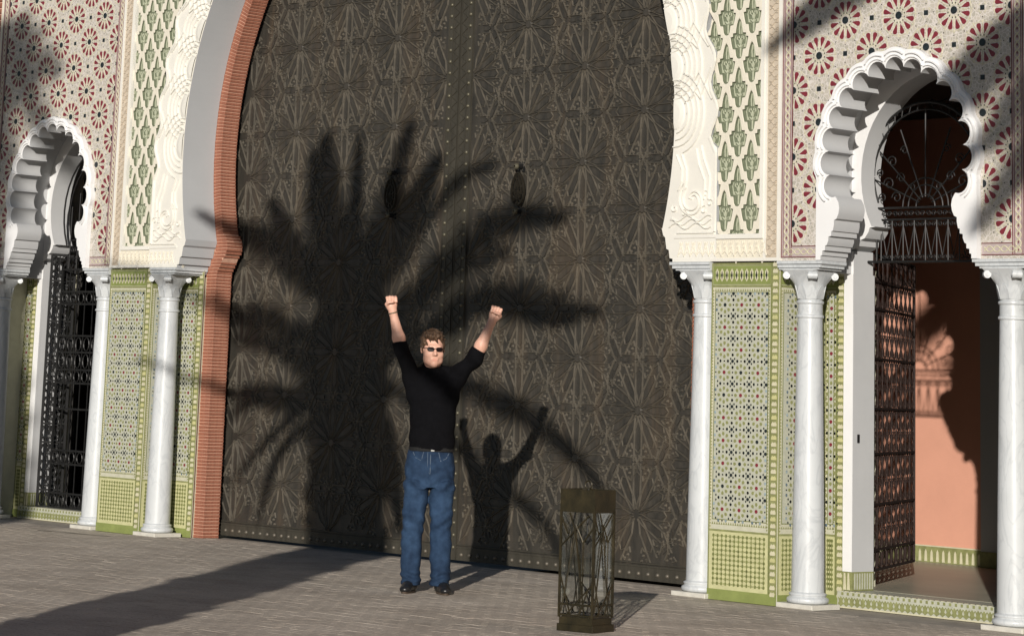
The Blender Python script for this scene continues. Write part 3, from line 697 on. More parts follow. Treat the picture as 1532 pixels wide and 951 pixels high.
# ------------------------------------------------------------ brick reveal of the great arch
BRV = []
for k in range(6):
    mb = MB(); w = .17; d = .185; h = .0235; j = [random.uniform(-.003, .003) for _ in range(6)]
    mb.v = []; v = [(0+j[0], 0+j[1], 0), (w, 0+j[2], 0), (w, d, 0), (0, d, 0), (0+j[3], 0+j[4], h), (w, j[5], h), (w, d, h), (0, d, h)]
    mb.add(v, [(0, 1, 2, 3), (4, 7, 6, 5), (0, 4, 5, 1), (1, 5, 6, 2), (2, 6, 7, 3), (3, 7, 4, 0)])
    me = mb.mesh('brick', brickm); b = bmesh.new(); b.from_mesh(me); bmesh.ops.recalc_face_normals(b, faces=b.faces)
    bmesh.ops.bevel(b, geom=[e for e in b.edges if e.verts[0].co.x < .02 and e.verts[1].co.x < .02], offset=.003, segments=1, affect='EDGES'); b.to_mesh(me); b.free(); BRV.append(me)
def inner_x(z):                                              # contour of the brick edge below the circle
    pts = [(0, 2.96), (2.30, 2.96), (2.38, 2.955), (2.45, 2.90), (2.50, 2.885), (2.54, 2.835), (2.60, 2.815), (2.66, 2.825), (2.70, 2.855), (2.735, 2.895)]
    return float(np.interp(z, [p[0] for p in pts], [p[1] for p in pts]))
for sgn in (-1, 1):
    bm_ = MB(); RI = 2.98
    ins = [(inner_x(z)+.006, z) for z in np.linspace(0, 2.735, 40)]
    a_s = math.asin((2.735-ARC_Z)/RI)
    ins += [((RI+.006)*cos(a), ARC_Z+(RI+.006)*sin(a)) for a in np.linspace(a_s, pi/2, 70)]
    outs = [(0, ARC_Z+RI+.16)]+[((RI+.16)*cos(a), ARC_Z+(RI+.16)*sin(a)) for a in np.linspace(pi/2-.02, a_s, 60)]+[(3.12, 2.7), (3.12, 0)]
    bm_.plate([(sgn*x, z) for x, z in ins+outs], [], .356, .53, 0)
    arch = bm_.build('brick_arch', mortar, gate)
    n = 0; z = .002; pitch = .0302; extra = MB()
    while z < 2.72:
        x = inner_x(z+.012); me = BRV[n % 6]
        mw = T3(sgn*x, .35+random.uniform(-.002, .002), z) @ (Matrix.Scale(-1, 4, (1, 0, 0)) if sgn < 0 else Matrix.Identity(4))
        link('brick', me, arch, mw); n += 1; z += pitch
    a = a_s+.004; da = pitch/RI
    while a < pi/2:
        x, zz = RI*cos(a), ARC_Z+RI*sin(a); me = BRV[n % 6]
        rot = Matrix.Rotation(-a, 4, 'Y'); mw = T3(x, .35+random.uniform(-.002, .002), zz) @ rot
        if sgn < 0: mw = Matrix.Scale(-1, 4, (1, 0, 0)) @ mw
        if n < 280: link('brick', me, arch, mw)
        else:
            o = len(extra.v); extra.add([mw @ v_.co for v_ in me.vertices], [tuple(p_.vertices) for p_ in me.polygons])
        n += 1; a += da
    if extra.v: extra.build('brick_crown', brickm, arch, kind='stuff')
    # outer brick edging beside the mosaic
    eb = MB(); x0, x1 = sorted((sgn*6.30, sgn*7.6)); eb.box(x0, x1, .008, .2, 2.40, TOPZ); ebo = eb.build('brick_pier', mortar, gate)
    me2 = None
    for i, z in enumerate(np.arange(2.44, 5.5, .062)):
        mb = MB()
        if me2 is None: mb.bevbox(0, .24, 0, .05, 0, .05, .004); me2 = mb.mesh('brick', brickm)
        for j in range(3): link('brick', me2, ebo, T3((6.302+j*.25 if sgn > 0 else -6.542-j*.25)+(0 if i % 2 else .0), -.004, z))
# top mass hidden above the picture
for sgn in (-1, 1):
    fw = MB(); x0, x1 = sorted((sgn*7.6, sgn*18)); fw.box(x0, x1, .15, .7, 0, 6.2); fw.build('flank_wall', salmon, gate)
tm = MB(); tm.box(-7.6, 7.6, .05, 1.1, TOPZ, TOPZ+.5); tm.build('parapet', cream, gate)
# ------------------------------------------------------------ marble columns
def column_meshes():
    sh = MB(); prof = []
    for z, r in ((.113, .116), (.30, .1145), (.8, .108), (1.3, .1), (1.7, .0935), (2.0, .088)): prof.append((r, z))
    sh.lathe(prof, 28); shm = shsmooth(sh.mesh('shaft', marblem))
    nk = MB(); nk.lathe([(.088, 2.0), (.098, 2.004), (.100, 2.014), (.097, 2.022), (.0885, 2.026), (.0885, 2.098), (.096, 2.102), (.099, 2.112), (.096, 2.122), (.086, 2.126)], 28); nkm = shsmooth(nk.mesh('necking', marblem), 50)
    bs = MB(); bs.lathe([(.134, .036), (.146, .046), (.149, .058), (.146, .070), (.132, .079), (.127, .083), (.129, .090), (.134, .095), (.132, .103), (.120, .108), (.116, .114)], 32); bsm = shsmooth(bs.mesh('base', marblem), 60)
    cp = MB(); n = 32; rows = [(.086, 0, 2.125), (.088, .0, 2.16), (.094, .15, 2.20), (.104, .35, 2.24), (.118, .65, 2.28), (.138, .95, 2.315), (.150, 1, 2.336)]; v = []; f = []
    for r, s_, z in rows:
        for i in range(n):
            a = 2*pi*i/n; sq_ = 1/max(abs(cos(a)), abs(sin(a))); k = 1+(min(sq_, 1.36)-1)*s_
            groove = 1-.10*s_*(abs(sin(2*a)) < .25)*0
            v.append((r*k*cos(a)*groove, r*k*sin(a)*groove, z))
    for j in range(len(rows)-1):
        for i in range(n): k = (i+1) % n; f.append((j*n+i, j*n+k, (j+1)*n+k, (j+1)*n+i))
    f += [tuple(range((len(rows)-1)*n, len(rows)*n))]; cp.add(v, f)
    # eight lower leaves hugging the bell, four corner ribs and volutes
    for q in range(8):
        a = pi/4*q+(pi/8 if 0 else 0); m_ = []
        for t, hh in ((-.38, .0), (-.30, .055), (-.15, .09), (0, .10), (.15, .09), (.30, .055), (.38, .0)):
            m_.append((a+t, 2.135+hh))
        vv = []; 
        for an, z in m_:
            r0 = .090+(z-2.135)*.16; vv += [(r0*cos(an), r0*sin(an), z), ((r0+.0075)*cos(an), (r0+.0075)*sin(an), z)]
        nn = len(m_); vv += [((.0955)*cos(a+t), (.0955)*sin(a+t), 2.135) for t in (-.38, .38)]
        ff = [(2*i, 2*i+2, 2*i+3, 2*i+1) for i in range(nn-1)]+[tuple([2*i+1 for i in range(nn)][::-1])]
        cp.add(vv, ff)
    for q in range(4):
        a = pi/4+q*pi/2; d = Vector((cos(a), sin(a), 0)); t = Vector((-sin(a), cos(a), 0)); pth = [d*.098+Vector((0, 0, 2.235)), d*.125+Vector((0, 0, 2.275)), d*.165+Vector((0, 0, 2.318))]
        cp.tube(pth, [.010, .012, .014], 6)
        c_ = d*.172+Vector((0, 0, 2.297)); cp.tube([c_-t*.032, c_+t*.032], .026, 14)
        cp.tube([c_-t*.036, c_+t*.036], .013, 10)
    cpm = fixn(cp.mesh('capital', marblem)); shsmooth(cpm, 40)
    pl = MB(); pl.bevbox(-.165, .165, -.15, .15, 0, .034, .004); v_ = pl.v; plm = fixn(pl.mesh('plinth', plinthm))
    return shm, nkm, bsm, cpm, plm
CM = column_meshes()
clabels = {-6.10: 'marble column at the left edge, on the far side of the left grille', -4.325: 'marble column between the left grille and the left tiled pilaster', -3.325: 'marble column in front of the left brick edge of the great door',
           3.325: 'marble column touching the right edge of the great door', 4.325: 'marble column between the right tiled pilaster and the open doorway', 6.08: 'marble column at the right edge of the photo beyond the open doorway'}
for x, lb_ in clabels.items():
    t = thing('marble_column', lb_, 'column', (x, .105, 0), group='marble columns carrying the gateway arches')
    k = .0
    for nme, me in zip(('shaft', 'necking', 'base', 'capital', 'plinth'), CM): link(nme, me, t)

# ------------------------------------------------------------ the great bronze door
door = thing('double_door', 'huge dark bronze double door covered in star patterns inside the horseshoe arch', 'door', (0, DY, 0))
H = SB/2
def rotp(p, a): return (p[0]*cos(a)-p[1]*sin(a), p[0]*sin(a)+p[1]*cos(a))
PETAL = [(.062, 0), (.15, .036), (.285, .042), (.330, 0), (.285, -.042), (.15, -.036)]
SMC = {}
def star_mesh(mask, dmask):
    key = (mask, dmask)
    if key in SMC: return SMC[key]
    mb = MB()
    for k in range(12):
        a = k*pi/6
        if mask >> k & 1:
            P = [rotp(p, a) for p in PETAL]
            inner = [rotp((x*.90+.015, z*.55), a) for x, z in PETAL]
            mb.poly(inner, -.006, 0, 0)
            for s_ in (-1, 1):
                mb.ridge(rotp((.062, 0), a), rotp((.15, s_*.036), a), .011, 0, .013, 1, .2)
                mb.ridge(rotp((.147, s_*.036), a), rotp((.388, s_*.040), a), .011, 0, .0135, 1, .2)
                mb.ridge(rotp((.288, s_*.036), a), rotp((.318, 0), a), .009, 0, .009, 1, .2)
                mb.ridge(rotp((.335, s_*.036), a), rotp((.362, s_*.078), a), .009, 0, .010, 1, .2)
            # open kite beyond the tip
            q = rotp((.385, 0), a); e1 = rotp((.345, .058), a); e2 = rotp((.345, -.058), a)
            t_ = rotp((.332, 0), a)
        if dmask >> k & 1:
            a2 = a+pi/12
            c1 = rotp((.315, 0), a2); 
            mb.lathe([(0.021, 0), (.017, .010), (0.008, .013)], 8, (0, 0, 0), 1) if False else None
            # small scroll bumps between petals
            for (rr, off) in ((.318, .0), (.352, .026), (.352, -.026)):
                c_ = rotp((rr, off), a2); n = 7; R1 = .0125
                mb.add([(c_[0]+R1*cos(w), 0, c_[1]+R1*sin(w)) for w in np.linspace(0, 2*pi, n+1)[:n]]+[(c_[0]+R1*.5*cos(w), -.013, c_[1]+R1*.5*sin(w)) for w in np.linspace(0, 2*pi, n+1)[:n]],
                       [(i, (i+1) % n, n+(i+1) % n, n+i) for i in range(n)]+[tuple(range(n, 2*n))], 1)
            p1 = rotp((.255, .0), a2); p2 = rotp((.296, .022), a2); p3 = rotp((.296, -.022), a2)
            mb.ridge(p1, p2, .011, 0, .012, 1, .25); mb.ridge(p1, p3, .011, 0, .012, 1, .25)
    if mask == 4095:
        n = 12; mb.add([(.040*cos(w), 0, .040*sin(w)) for w in np.linspace(0, 2*pi, n+1)[:n]]+[(.030*cos(w), -.016, .030*sin(w)) for w in np.linspace(0, 2*pi, n+1)[:n]],
                       [(i, (i+1) % n, n+(i+1) % n, n+i) for i in range(n)]+[tuple(range(n, 2*n))], 0)
    for k in range(12):
        if mask >> k & 1: mb.ridge(rotp((.036, 0), k*pi/6), rotp((.064, 0), k*pi/6), .009, 0, .018, 1, .3)
    SMC[key] = fixn(mb.mesh('star', [bronze, bronzehi])); return SMC[key]
def knot_mesh(kind):
    if kind in SMC: return SMC[kind]
    mb = MB()
    if kind == 'edge':                                         # crossing where two stars meet
        for a in (pi/6, -pi/6, pi/2+pi/6, pi/2-pi/6):
            d1 = rotp((-.085, 0), a); d2 = rotp((.085, 0), a); mb.ridge(d1, d2, .0115, 0, .013, 1, .3)
        for a in range(4):
            b = a*pi/2+pi/4; mb.ridge(rotp((.045, -.03), b), rotp((.045, .03), b), .010, 0, .011, 1, .3)
        for s_ in (-1, 1):
            mb.ridge((-.13, s_*.036), (-.04, s_*.036), .0115, 0, .012, 1, .3); mb.ridge((.04, s_*.036), (.13, s_*.036), .0115, 0, .012, 1, .3)
            mb.poly([(s_*.02, 0), (s_*.06, .018), (s_*.10, 0), (s_*.06, -.018)], -.007, 0, 0)
    else:                                                      # three-armed knot at the triangle centres
        for k in range(3):
            a = k*2*pi/3; a2 = a+pi/3
            mb.ridge(rotp((.0, .036), a), rotp((.115, .036), a), .0115, 0, .013, 1, .3); mb.ridge(rotp((.0, -.036), a), rotp((.115, -.036), a), .0115, 0, .013, 1, .3)
            mb.ridge(rotp((.035, 0), a2), rotp((.085, .032), a2), .011, 0, .012, 1, .3); mb.ridge(rotp((.035, 0), a2), rotp((.085, -.032), a2), .011, 0, .012, 1, .3)
            mb.poly([rotp(p, a) for p in ((.015, 0), (.05, .018), (.10, .014), (.10, -.014), (.05, -.018))], -.008, 0, 0)
    SMC[kind] = fixn(mb.mesh('knot', [bronze, bronzehi])); return SMC[kind]
rv = MB(); prof = [(.0, -.016)]; nseg = 10; vs = []; fs = []
for j, (r, y) in enumerate(((.0175, 0), (.0165, -.006), (.011, -.013), (.004, -.0155))):
    for i in range(nseg): vs.append((r*cos(2*pi*i/nseg), y, r*sin(2*pi*i/nseg)))
for j in range(3):
    for i in range(nseg): fs.append((j*nseg+i, j*nseg+(i+1) % nseg, (j+1)*nseg+(i+1) % nseg, (j+1)*nseg+i))
fs.append(tuple(range(3*nseg, 4*nseg))); rv.add(vs, fs); rivet_me = shsmooth(fixn(rv.mesh('rivet', rivetm)), 60)
rivet2_me = rivet_me.copy(); rivet2_me.materials[0] = bronzehi
ht = SB*sqrt(3)/2
Z0 = 4.425
for sgn in (-1, 1):
    lf = MB(); x0 = .004
    zb = .028; pts = [(sgn*x0, zb), (sgn*3.2, zb), (sgn*3.2, 2.3), (sgn*3.05, 2.45)]+[(sgn*3.11*cos(a), ARC_Z+3.11*sin(a)) for a in np.linspace(-.27, pi/2-.0013, 50)]
    lf.plate(pts, [], 0, .07, 0)
    leafo = lf.build('door_leaf', bronze, door)
    leafo['label'] = ('left' if sgn < 0 else 'right')+' leaf of the bronze door'
    def okp(x, z):
        ax = x*sgn
        if ax < .148 or z < .155 or ax > 3.15: return False
        return True if z < ARC_Z-.8 else math.hypot(ax, z-ARC_Z) < 3.12
    for k in range(0, 6):
        for j in range(-8, 6):
            x = sgn*(.152+k*ht); z = Z0+j*SB+(0 if k % 2 else SB/2)
            if z > 6.6: continue
            mask = dm = 0
            for q in range(12):
                a = q*pi/6
                P = [rotp(p, a) for p in ((.06, 0), (.36, .03), (.36, -.03))]
                if all(okp(x+p[0], z+p[1]) for p in P): mask |= 1 << q
                c_ = rotp((.34, 0), a+pi/12)
                if okp(x+c_[0], z+c_[1]): dm |= 1 << q
            if mask or dm: link('star', star_mesh(mask, dm), leafo, T3(x, 0, z))
            for q in range(3):
                a = pi/6+q*pi/3; c_ = (x+H*cos(a)*1, z+H*sin(a))
                if okp(c_[0]-sgn*.10, c_[1]-.06) and okp(c_[0]+sgn*.06, c_[1]+.06): link('knot', knot_mesh('edge'), leafo, T3(c_[0], 0, c_[1]) @ Matrix.Rotation(-(a+pi/2), 4, 'Y'))
            for q, o_ in ((0, 0), (pi, pi)):
                R__ = SB/sqrt(3); c_ = (x+R__*cos(q), z)
                if okp(c_[0]-.09, c_[1]-.09) and okp(c_[0]+.09, c_[1]+.09): link('knot', knot_mesh('tri'), leafo, T3(c_[0], 0, c_[1]) @ Matrix.Rotation(-(o_ ), 4, 'Y'))
    # meeting strip, bottom band and rivets
    s_ = MB(); s_.box(min(sgn*.008, sgn*.150), max(sgn*.008, sgn*.150), -.016, .0, zb, 6.4)
    s_.box(min(sgn*.092, sgn*.1), max(sgn*.092, sgn*.1), -.022, -.016, zb, 6.4); s_.box(min(sgn*.146, sgn*.153), max(sgn*.146, sgn*.153), -.021, 0, zb, 6.4)
    s_.box(min(sgn*.008, sgn*.014), max(sgn*.008, sgn*.014), -.022, -.016, zb, 6.4)
    for i, z in enumerate(np.arange(.2, 5.6, .0965)):
        s_.ridge((sgn*.088, z), (sgn*.018, z+.048), .010, -.016, .008, 0, .3); s_.ridge((sgn*.018, z+.048), (sgn*.088, z+.0965), .010, -.016, .008, 0, .3)
    s_.build('meeting_strip', bandm, leafo)
    bnd = MB(); bnd.box(min(sgn*.155, sgn*3.19), max(sgn*.155, sgn*3.19), -.014, 0, zb, .125)
    bnd.box(min(sgn*.155, sgn*3.19), max(sgn*.155, sgn*3.19), -.020, 0, .125, .138); bnd.box(min(sgn*.155, sgn*3.19), max(sgn*.155, sgn*3.19), -.013, 0, .148, .157); bnd.build('bottom_band', bandm, leafo)
    for z in np.arange(.13, 5.5, .0985): link('rivet', rivet_me, leafo, T3(sgn*.121, -.016, z))
    for x in np.arange(.22, 3.15, .1005): link('rivet', rivet2_me, leafo, T3(sgn*x, -.014, .075))
    # pierced drop-shaped knocker hung from an upper boss
    kn = MB(); kx, kz = sgn*.80, 3.05
    def oval(w, h, n=20): return [(w*cos(t)*(1-.18*sin(t)), h*sin(t)) for t in np.linspace(0, 2*pi, n+1)]
    kn.pline([(kx+a, kz+b) for a, b in oval(.072, .135)], .017, -.045, .018, 0, .5)
    kn.pline([(kx+a, kz+b) for a, b in oval(.038, .084)], .013, -.045, .014, 0, .5)
    for t in np.linspace(0, 2*pi, 11)[:10]:
        kn.ridge((kx+.038*cos(t), kz+.084*sin(t)), (kx+.070*cos(t+.3), kz+.128*sin(t+.3)), .011, -.045, .014, 0, .4)
        kn.ridge((kx, kz), (kx+.045*cos(t), kz+.09*sin(t)), .009, -.045, .012, 0, .4)
    kno = kn.build('door_knocker', mat('knocker_bronze', (.035, .03, .022), .4, .5, var=.3, scale=30), leafo)
    for zz, nm in ((kz+.185, 'knocker_boss'), (kz-.185, 'strike_boss')):
        b2 = MB(); b2.tube([(kx, 0, zz), (kx, -.06, zz)], [.022, .016], 10); b2.tube([(kx, -.05, zz), (kx, -.058, zz-.03 if zz > kz else zz+.01)], .012, 8); b2.box(kx-.03, kx+.03, -.012, 0, zz-.04, zz+.04)
        v0 = len(b2.v)
        for j, (r, y) in enumerate(((.014, -.058), (.024, -.066), (.026, -.078), (.02, -.09), (.008, -.096))):
            for i in range(12): b2.v.append((kx+r*cos(2*pi*i/12), y, zz+r*sin(2*pi*i/12)))
        for j in range(4):
            for i in range(12): b2.f.append((v0+j*12+i, v0+j*12+(i+1) % 12, v0+(j+1)*12+(i+1) % 12, v0+(j+1)*12+i)); b2.m.append(1)
        b2.build(nm, [iron, rivetm], leafo)
# dark box painted in as shade in the gap under the door
tg = MB(); tg.box(-3.12, 3.12, .62, .9, -.02, .03); tg.build('door_gap_shade', darkin, door)

# ------------------------------------------------------------ room behind the right doorway, void behind the left
rm = MB(); x0, x1, y0, y1, zc, fl = .9, 6.6, .76, 4.2, 3.9, .115
wl = link('entry_room', None); wl['kind'] = 'structure'
a = MB(); a.box(x0, x1, .745, y1+.1, .02, fl, 0); a.build('interior_floor', screed, wl)
a = MB(); a.box(x0, x1, y1, y1+.1, fl, zc); a.build('interior_wall', salmon, wl)
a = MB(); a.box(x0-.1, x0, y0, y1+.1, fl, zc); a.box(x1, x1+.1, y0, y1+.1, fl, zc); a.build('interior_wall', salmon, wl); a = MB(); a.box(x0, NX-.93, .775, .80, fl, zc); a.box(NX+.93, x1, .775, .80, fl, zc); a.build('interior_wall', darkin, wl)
a = MB(); a.box(x0-.1, x1+.1, .76, y1+.1, zc, zc+.1); a.build('interior_ceiling', darkin, wl)  # ceiling coloured near-black to cut bounced light in the room
a = MB(); a.box(2.83, 3.1, y1-.10, y1-.001, .245, zc); a.build('white_pier', greycove, wl)
sk_ = MB(); sk_.box(x0, 2.83, y1-.012, y1-.001, fl, .245, 0); sk_.box(2.83, 3.1, y1-.112, y1-.102, fl, .245, 0)
sk_.box(x0, 3.1, y1-.02, y1-.002, .245, .252, 1) if False else None
so_ = sk_.build('skirting', tgreen, wl); 
skt = MB(); skt.add([(-.014, -.004, .122), (.014, -.004, .122), (.010, -.004, .20), (0, -.004, .222), (-.010, -.004, .20), (-.014, 0, .122), (.014, 0, .122), (.010, 0, .20), (0, 0, .222), (-.010, 0, .20)], [(0, 1, 2, 3, 4)]+[(i, (i+1) % 5, 5+(i+1) % 5, 5+i) for i in range(5)])
sme = skt.mesh('skirting_tile', tcream)
for x in np.arange(x0+.05, 2.80, .062): link('skirting_tile', sme, so_, T3(x, y1-.013, 0))
cpp = MB(); cpp.box(x0, 2.829, y1-.016, y1-.0005, .2455, .256, 0); cpp.build('skirting_cap', tcream, wl)
# left: closed room, near-black walls standing in for unlit depth
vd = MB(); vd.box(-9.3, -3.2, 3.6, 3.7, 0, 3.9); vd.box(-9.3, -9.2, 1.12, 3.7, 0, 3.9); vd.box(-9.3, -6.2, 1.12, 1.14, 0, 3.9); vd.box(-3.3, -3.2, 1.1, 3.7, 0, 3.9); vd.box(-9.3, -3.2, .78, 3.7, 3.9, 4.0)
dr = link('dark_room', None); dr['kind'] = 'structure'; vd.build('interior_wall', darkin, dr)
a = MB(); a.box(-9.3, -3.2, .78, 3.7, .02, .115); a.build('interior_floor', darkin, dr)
# solid wall around so no light leaks
bkw = MB()
for sgn in (-1, 1):
    x0_, x1_ = sorted((sgn*6.27, sgn*7.6)); bkw.box(x0_, x1_, 1.1, 4.4 if sgn > 0 else 1.115, 0, 4.2)
    x0_, x1_ = sorted((sgn*4.13, sgn*6.27)); bkw.box(x0_, x1_, .505, .76, 4.08, 4.4)
    for a0, b0 in ((4.13, NX-.92), (NX+.92, 6.28)):
        x0_, x1_ = sorted((sgn*a0, sgn*b0)); bkw.box(x0_, x1_, .505, .765, 2.33, 4.1)
bkw.build('rear_masonry', cream, gate)

# ------------------------------------------------------------ iron grilles
def curl(cx, cz, r, d, a0, n=14, turns=1.3): return [(cx+d*(r*(1-.75*i/n))*cos(a0+turns*2*pi*i/n), cz+(r*(1-.75*i/n))*sin(a0+turns*2*pi*i/n)) for i in range(n+1)]
# fan grille above the open doorway
fg = thing('fan_grille', 'black iron fan grille with radiating bars and scrolls over the open doorway', 'grille', (4.925, .655, 2.43))
yy = 0; hwF, zb2 = .50, 0
FR = MB(); Rr = .52; fz = .62
FR.tube([(-.44, yy, 0), (-.44, yy, .27), (-.47, yy, .30), (-.47, yy, .36)], .008); FR.tube([(.44, yy, 0), (.44, yy, .27), (.47, yy, .30), (.47, yy, .36)], .008)
FR.tube([(-.52, yy, 0), (.52, yy, 0)], .010); FR.tube([(-.47, yy, .30), (.47, yy, .30)], .009); FR.tube([(-.47, yy, .385), (.47, yy, .385)], .009)
FR.tube([(Rr*cos(t), yy, fz+Rr*sin(t)) for t in np.linspace(pi+.42, -.42, 30)], .011)
FR.tube([(Rr*.9*cos(t), yy, fz+Rr*.9*sin(t)) for t in np.linspace(pi+.42, -.42, 30)], .007)
FR.tube([(.5, yy, 0), (1.06, yy, 0)], .010); FR.tube([(.45, yy, .30), (1.0, yy, .30)], .009)
for x in (.54, .64, .74, .84, .94): FR.tube([(x, yy, 0), (x, yy, .30)], .006, 5)
FR.build('frame', ironfan, fg)
for x in np.linspace(-.40, .40, 9):
    b = MB(); b.tube([(x, yy, 0), (x, yy, .30)], .006, 5); b.build('bar', ironfan, fg)
for t in (pi/2, pi/2+.42, pi/2-.42, pi/2+.85, pi/2-.85, pi/2+1.2, pi/2-1.2):
    b = MB(); b.tube([(.06*cos(t), yy, .40+.06*sin(t)), ((.66 if abs(t-pi/2) < .2 else .55)*cos(t), yy, .40+(.70 if abs(t-pi/2) < .2 else .60)*sin(t))], .006, 5); b.build('fan_bar', ironfan, fg)
for r in (.085, .155, .205):
    b = MB(); b.tube([(r*cos(t), yy, .39+r*sin(t)) for t in np.linspace(0, pi, 14)], .006, 5); b.build('fan_arc', ironfan, fg)
sc_ = MB()
for x in np.linspace(-.35, .35, 8):
    for d in (-1, 1): sc_.tube([(p[0], yy, p[1]) for p in curl(x+d*.022, .342, .022, d, 0)], .004, 4); sc_.tube([(p[0], yy, p[1]) for p in curl(x+d*.022, .265, .02, d, 0)], .004, 4); sc_.tube([(p[0], yy, p[1]) for p in curl(x+d*.022, .035, .02, d, pi)], .004, 4)
    sc_.tube([(x, yy, .04), (x-.045, yy, .24)], .004, 4); sc_.tube([(x, yy, .04), (x+.045, yy, .24)], .004, 4)
for d in (-1, 1):
    for cx_, cz_, r in ((.26, .46, .045), (.33, .56, .05), (.22, .60, .04), (.30, .72, .045), (.12, .53, .03), (.39, .46, .035), (.19, .80, .035), (.41, .64, .03)): sc_.tube([(p[0], yy, p[1]) for p in curl(d*cx_, cz_, r, d, 0)], .005, 4)
    for t in np.linspace(-.3, 1.4, 12): sc_.tube([(d*Rr*.9*cos(t), yy, fz+Rr*.9*sin(t)), (d*Rr*1.0*cos(t+.07), yy, fz+Rr*sin(t+.07))], .005, 4); sc_.tube([(d*Rr*1.0*cos(t), .02, fz+Rr*sin(t)), (d*Rr*1.1*cos(t+.06), .18, fz+Rr*1.08*sin(t+.06))], .005, 4)
sc_.build('scrollwork', ironfan, fg, kind='stuff')
# ornate panel builder for grille leaves
def grille_leaf(root, w, h, rails, ncol, dense=True, iron=iron, r=.0055):
    fr2 = MB()
    for x in (0, w): fr2.box(x-.012, x+.012, -.010, .010, 0, h)
    for z in [0]+rails+[h]: fr2.box(0, w, -.009, .009, z-.009, z+.009)
    fr2.build('frame', iron, root)
    for i in range(1, ncol):
        b = MB(); b.box(w*i/ncol-r, w*i/ncol+r, -r, r, 0, h); b.build('bar', iron, root)
    sc2 = MB(); zs = [0]+rails+[h]
    for a_, b_2 in zip(zs[:-1], zs[1:]):
        H_ = b_2-a_
        for i in range(ncol):
            cx_ = w*(i+.5)/ncol; cw = w/ncol
            if H_ < .17:
                sc2.tube([(cx_+cw*.33*cos(t), 0, a_+H_/2+H_*.40*sin(t)) for t in np.linspace(0, 2*pi, 13)], .006, 4)
            elif dense:
                k = max(1, int(round(H_/.16)))
                for q in range(k):
                    z0 = a_+H_*q/k; z1 = a_+H_*(q+1)/k; zm = (z0+z1)/2
                    for d in (-1, 1):
                        sc2.tube([(cx_, 0, z0), (cx_+d*cw*.40, 0, zm), (cx_, 0, z1)], r, 4)
                        sc2.tube([(p[0], 0, p[1]) for p in curl(cx_+d*cw*.24, z0+.035, cw*.20, d, 0, 9)], r*.8, 4)
                        sc2.tube([(p[0], 0, p[1]) for p in curl(cx_+d*cw*.24, z1-.035, cw*.20, d, 0, 9)], r*.8, 4)
    if sc2.v: sc2.build('scrollwork', iron, root, kind='stuff')
gl = thing('grille_gate', 'open black iron gate leaf with dense scrollwork standing inside the right doorway', 'gate', (4.335, .80, .245), math.atan2(1.40, -.73))
rusty = mat('rusty_iron', (.026, .014, .011), .7, .1, var=.3, scale=20)
grille_leaf(gl, 1.62, 2.25, [.14, .46, .82, 1.14, 1.50, 1.86, 2.06], 9, True, rusty, .0036)
g2 = thing('window_grille', 'tall black iron grille closing the left doorway, with rings and scrolls', 'grille', (-NX-.60, .60, .12))
grille_leaf(g2, 1.24, 2.31, [.14, .42, .55, .95, 1.20, 1.33, 1.50, 1.66, 1.97, 2.09], 9, dense=False, r=.0042)
up_ = MB()
for x in np.linspace(.1, 1.14, 9): up_.tube([(x, 0, 2.31), (x, 0, 2.31+.9*sqrt(max(.05, 1-((x-.62)/.72)**2)))], .006, 5)
up_.tube([(.62+.66*cos(t), 0, 2.87+.66*sin(t)) for t in np.linspace(pi+.5, -.5, 24)], .01, 6)
up_.tube([(.62+.56*cos(t), 0, 2.87+.56*sin(t)) for t in np.linspace(pi+.4, -.4, 24)], .006, 6)
for zz in (2.42, 2.60): up_.tube([(.1, 0, zz), (1.14, 0, zz)], .007, 5)
for x in np.linspace(.16, 1.08, 8):
    for d in (-1, 1): up_.tube([(p[0], 0, p[1]) for p in curl(x+d*.02, 2.5, .028, d, 0)], .004, 4)
up_.build('arched_top', iron, g2)
# narrow return of the left grille along the jamb
rt = thing('side_grille', 'narrow black iron scroll grille standing against the white jamb of the left doorway', 'grille', (-NX-.70, .53, .12), math.radians(68))
grille_leaf(rt, .24, 2.45, [.16, .62, .80, 1.22, 1.42, 1.80, 2.0, 2.2], 3)
rtop = MB(); rtop.tube([(.66*cos(t)+.70, .08+.10*sin(t), 2.90+.66*sin(t)) for t in np.linspace(pi+.5, 1.4, 16)], .009, 6)

# ------------------------------------------------------------ lantern
ln = thing('floor_lantern', 'tall square bronze floor lantern with glass panes standing on the paving right of the man', 'lantern', (5.112, -2.905, 0), math.radians(13.5)); ln.scale = (.82, .82, .955)
lb1 = mat('lantern_bronze', (.024, .021, .011), .42, .35, var=.35, scale=12, bump=.1, col2=(.046, .036, .017))
b = MB(); b.bevbox(-.155, .155, -.155, .155, 0, .045, .003); b.box(-.142, .142, -.142, .142, .045, .085); b.box(-.13, .13, -.13, .13, .085, .092); b.build('base', lb1, ln)
for sx in (-1, 1):
    for sy in (-1, 1): b = MB(); b.box(sx*.143-.008, sx*.143+.008, sy*.143-.008, sy*.143+.008, .085, .752); b.build('post', lb1, ln)
cap = MB(); o_, i_ = .150, .140
for (a0, a1, b0, b1) in ((-o_, o_, -o_, -i_), (-o_, o_, i_, o_), (-o_, -i_, -i_, i_), (i_, o_, -i_, i_)): cap.box(a0, a1, b0, b1, .742, .878)
cap.box(-.14, .14, -.14, .14, .83, .835); cap.build('top_band', lb1, ln)
top = MB()
for t in np.linspace(0, 2*pi, 5)[:4]: top.tube([(.14*cos(t+pi/4), .14*sin(t+pi/4), .845), (0, 0, .885)], .006, 5)
top.tube([(.03*cos(t), 0, .905+.025*sin(t)) for t in np.linspace(0, 2*pi, 13)], .005, 5); top.build('hanging_ring', lb1, ln)
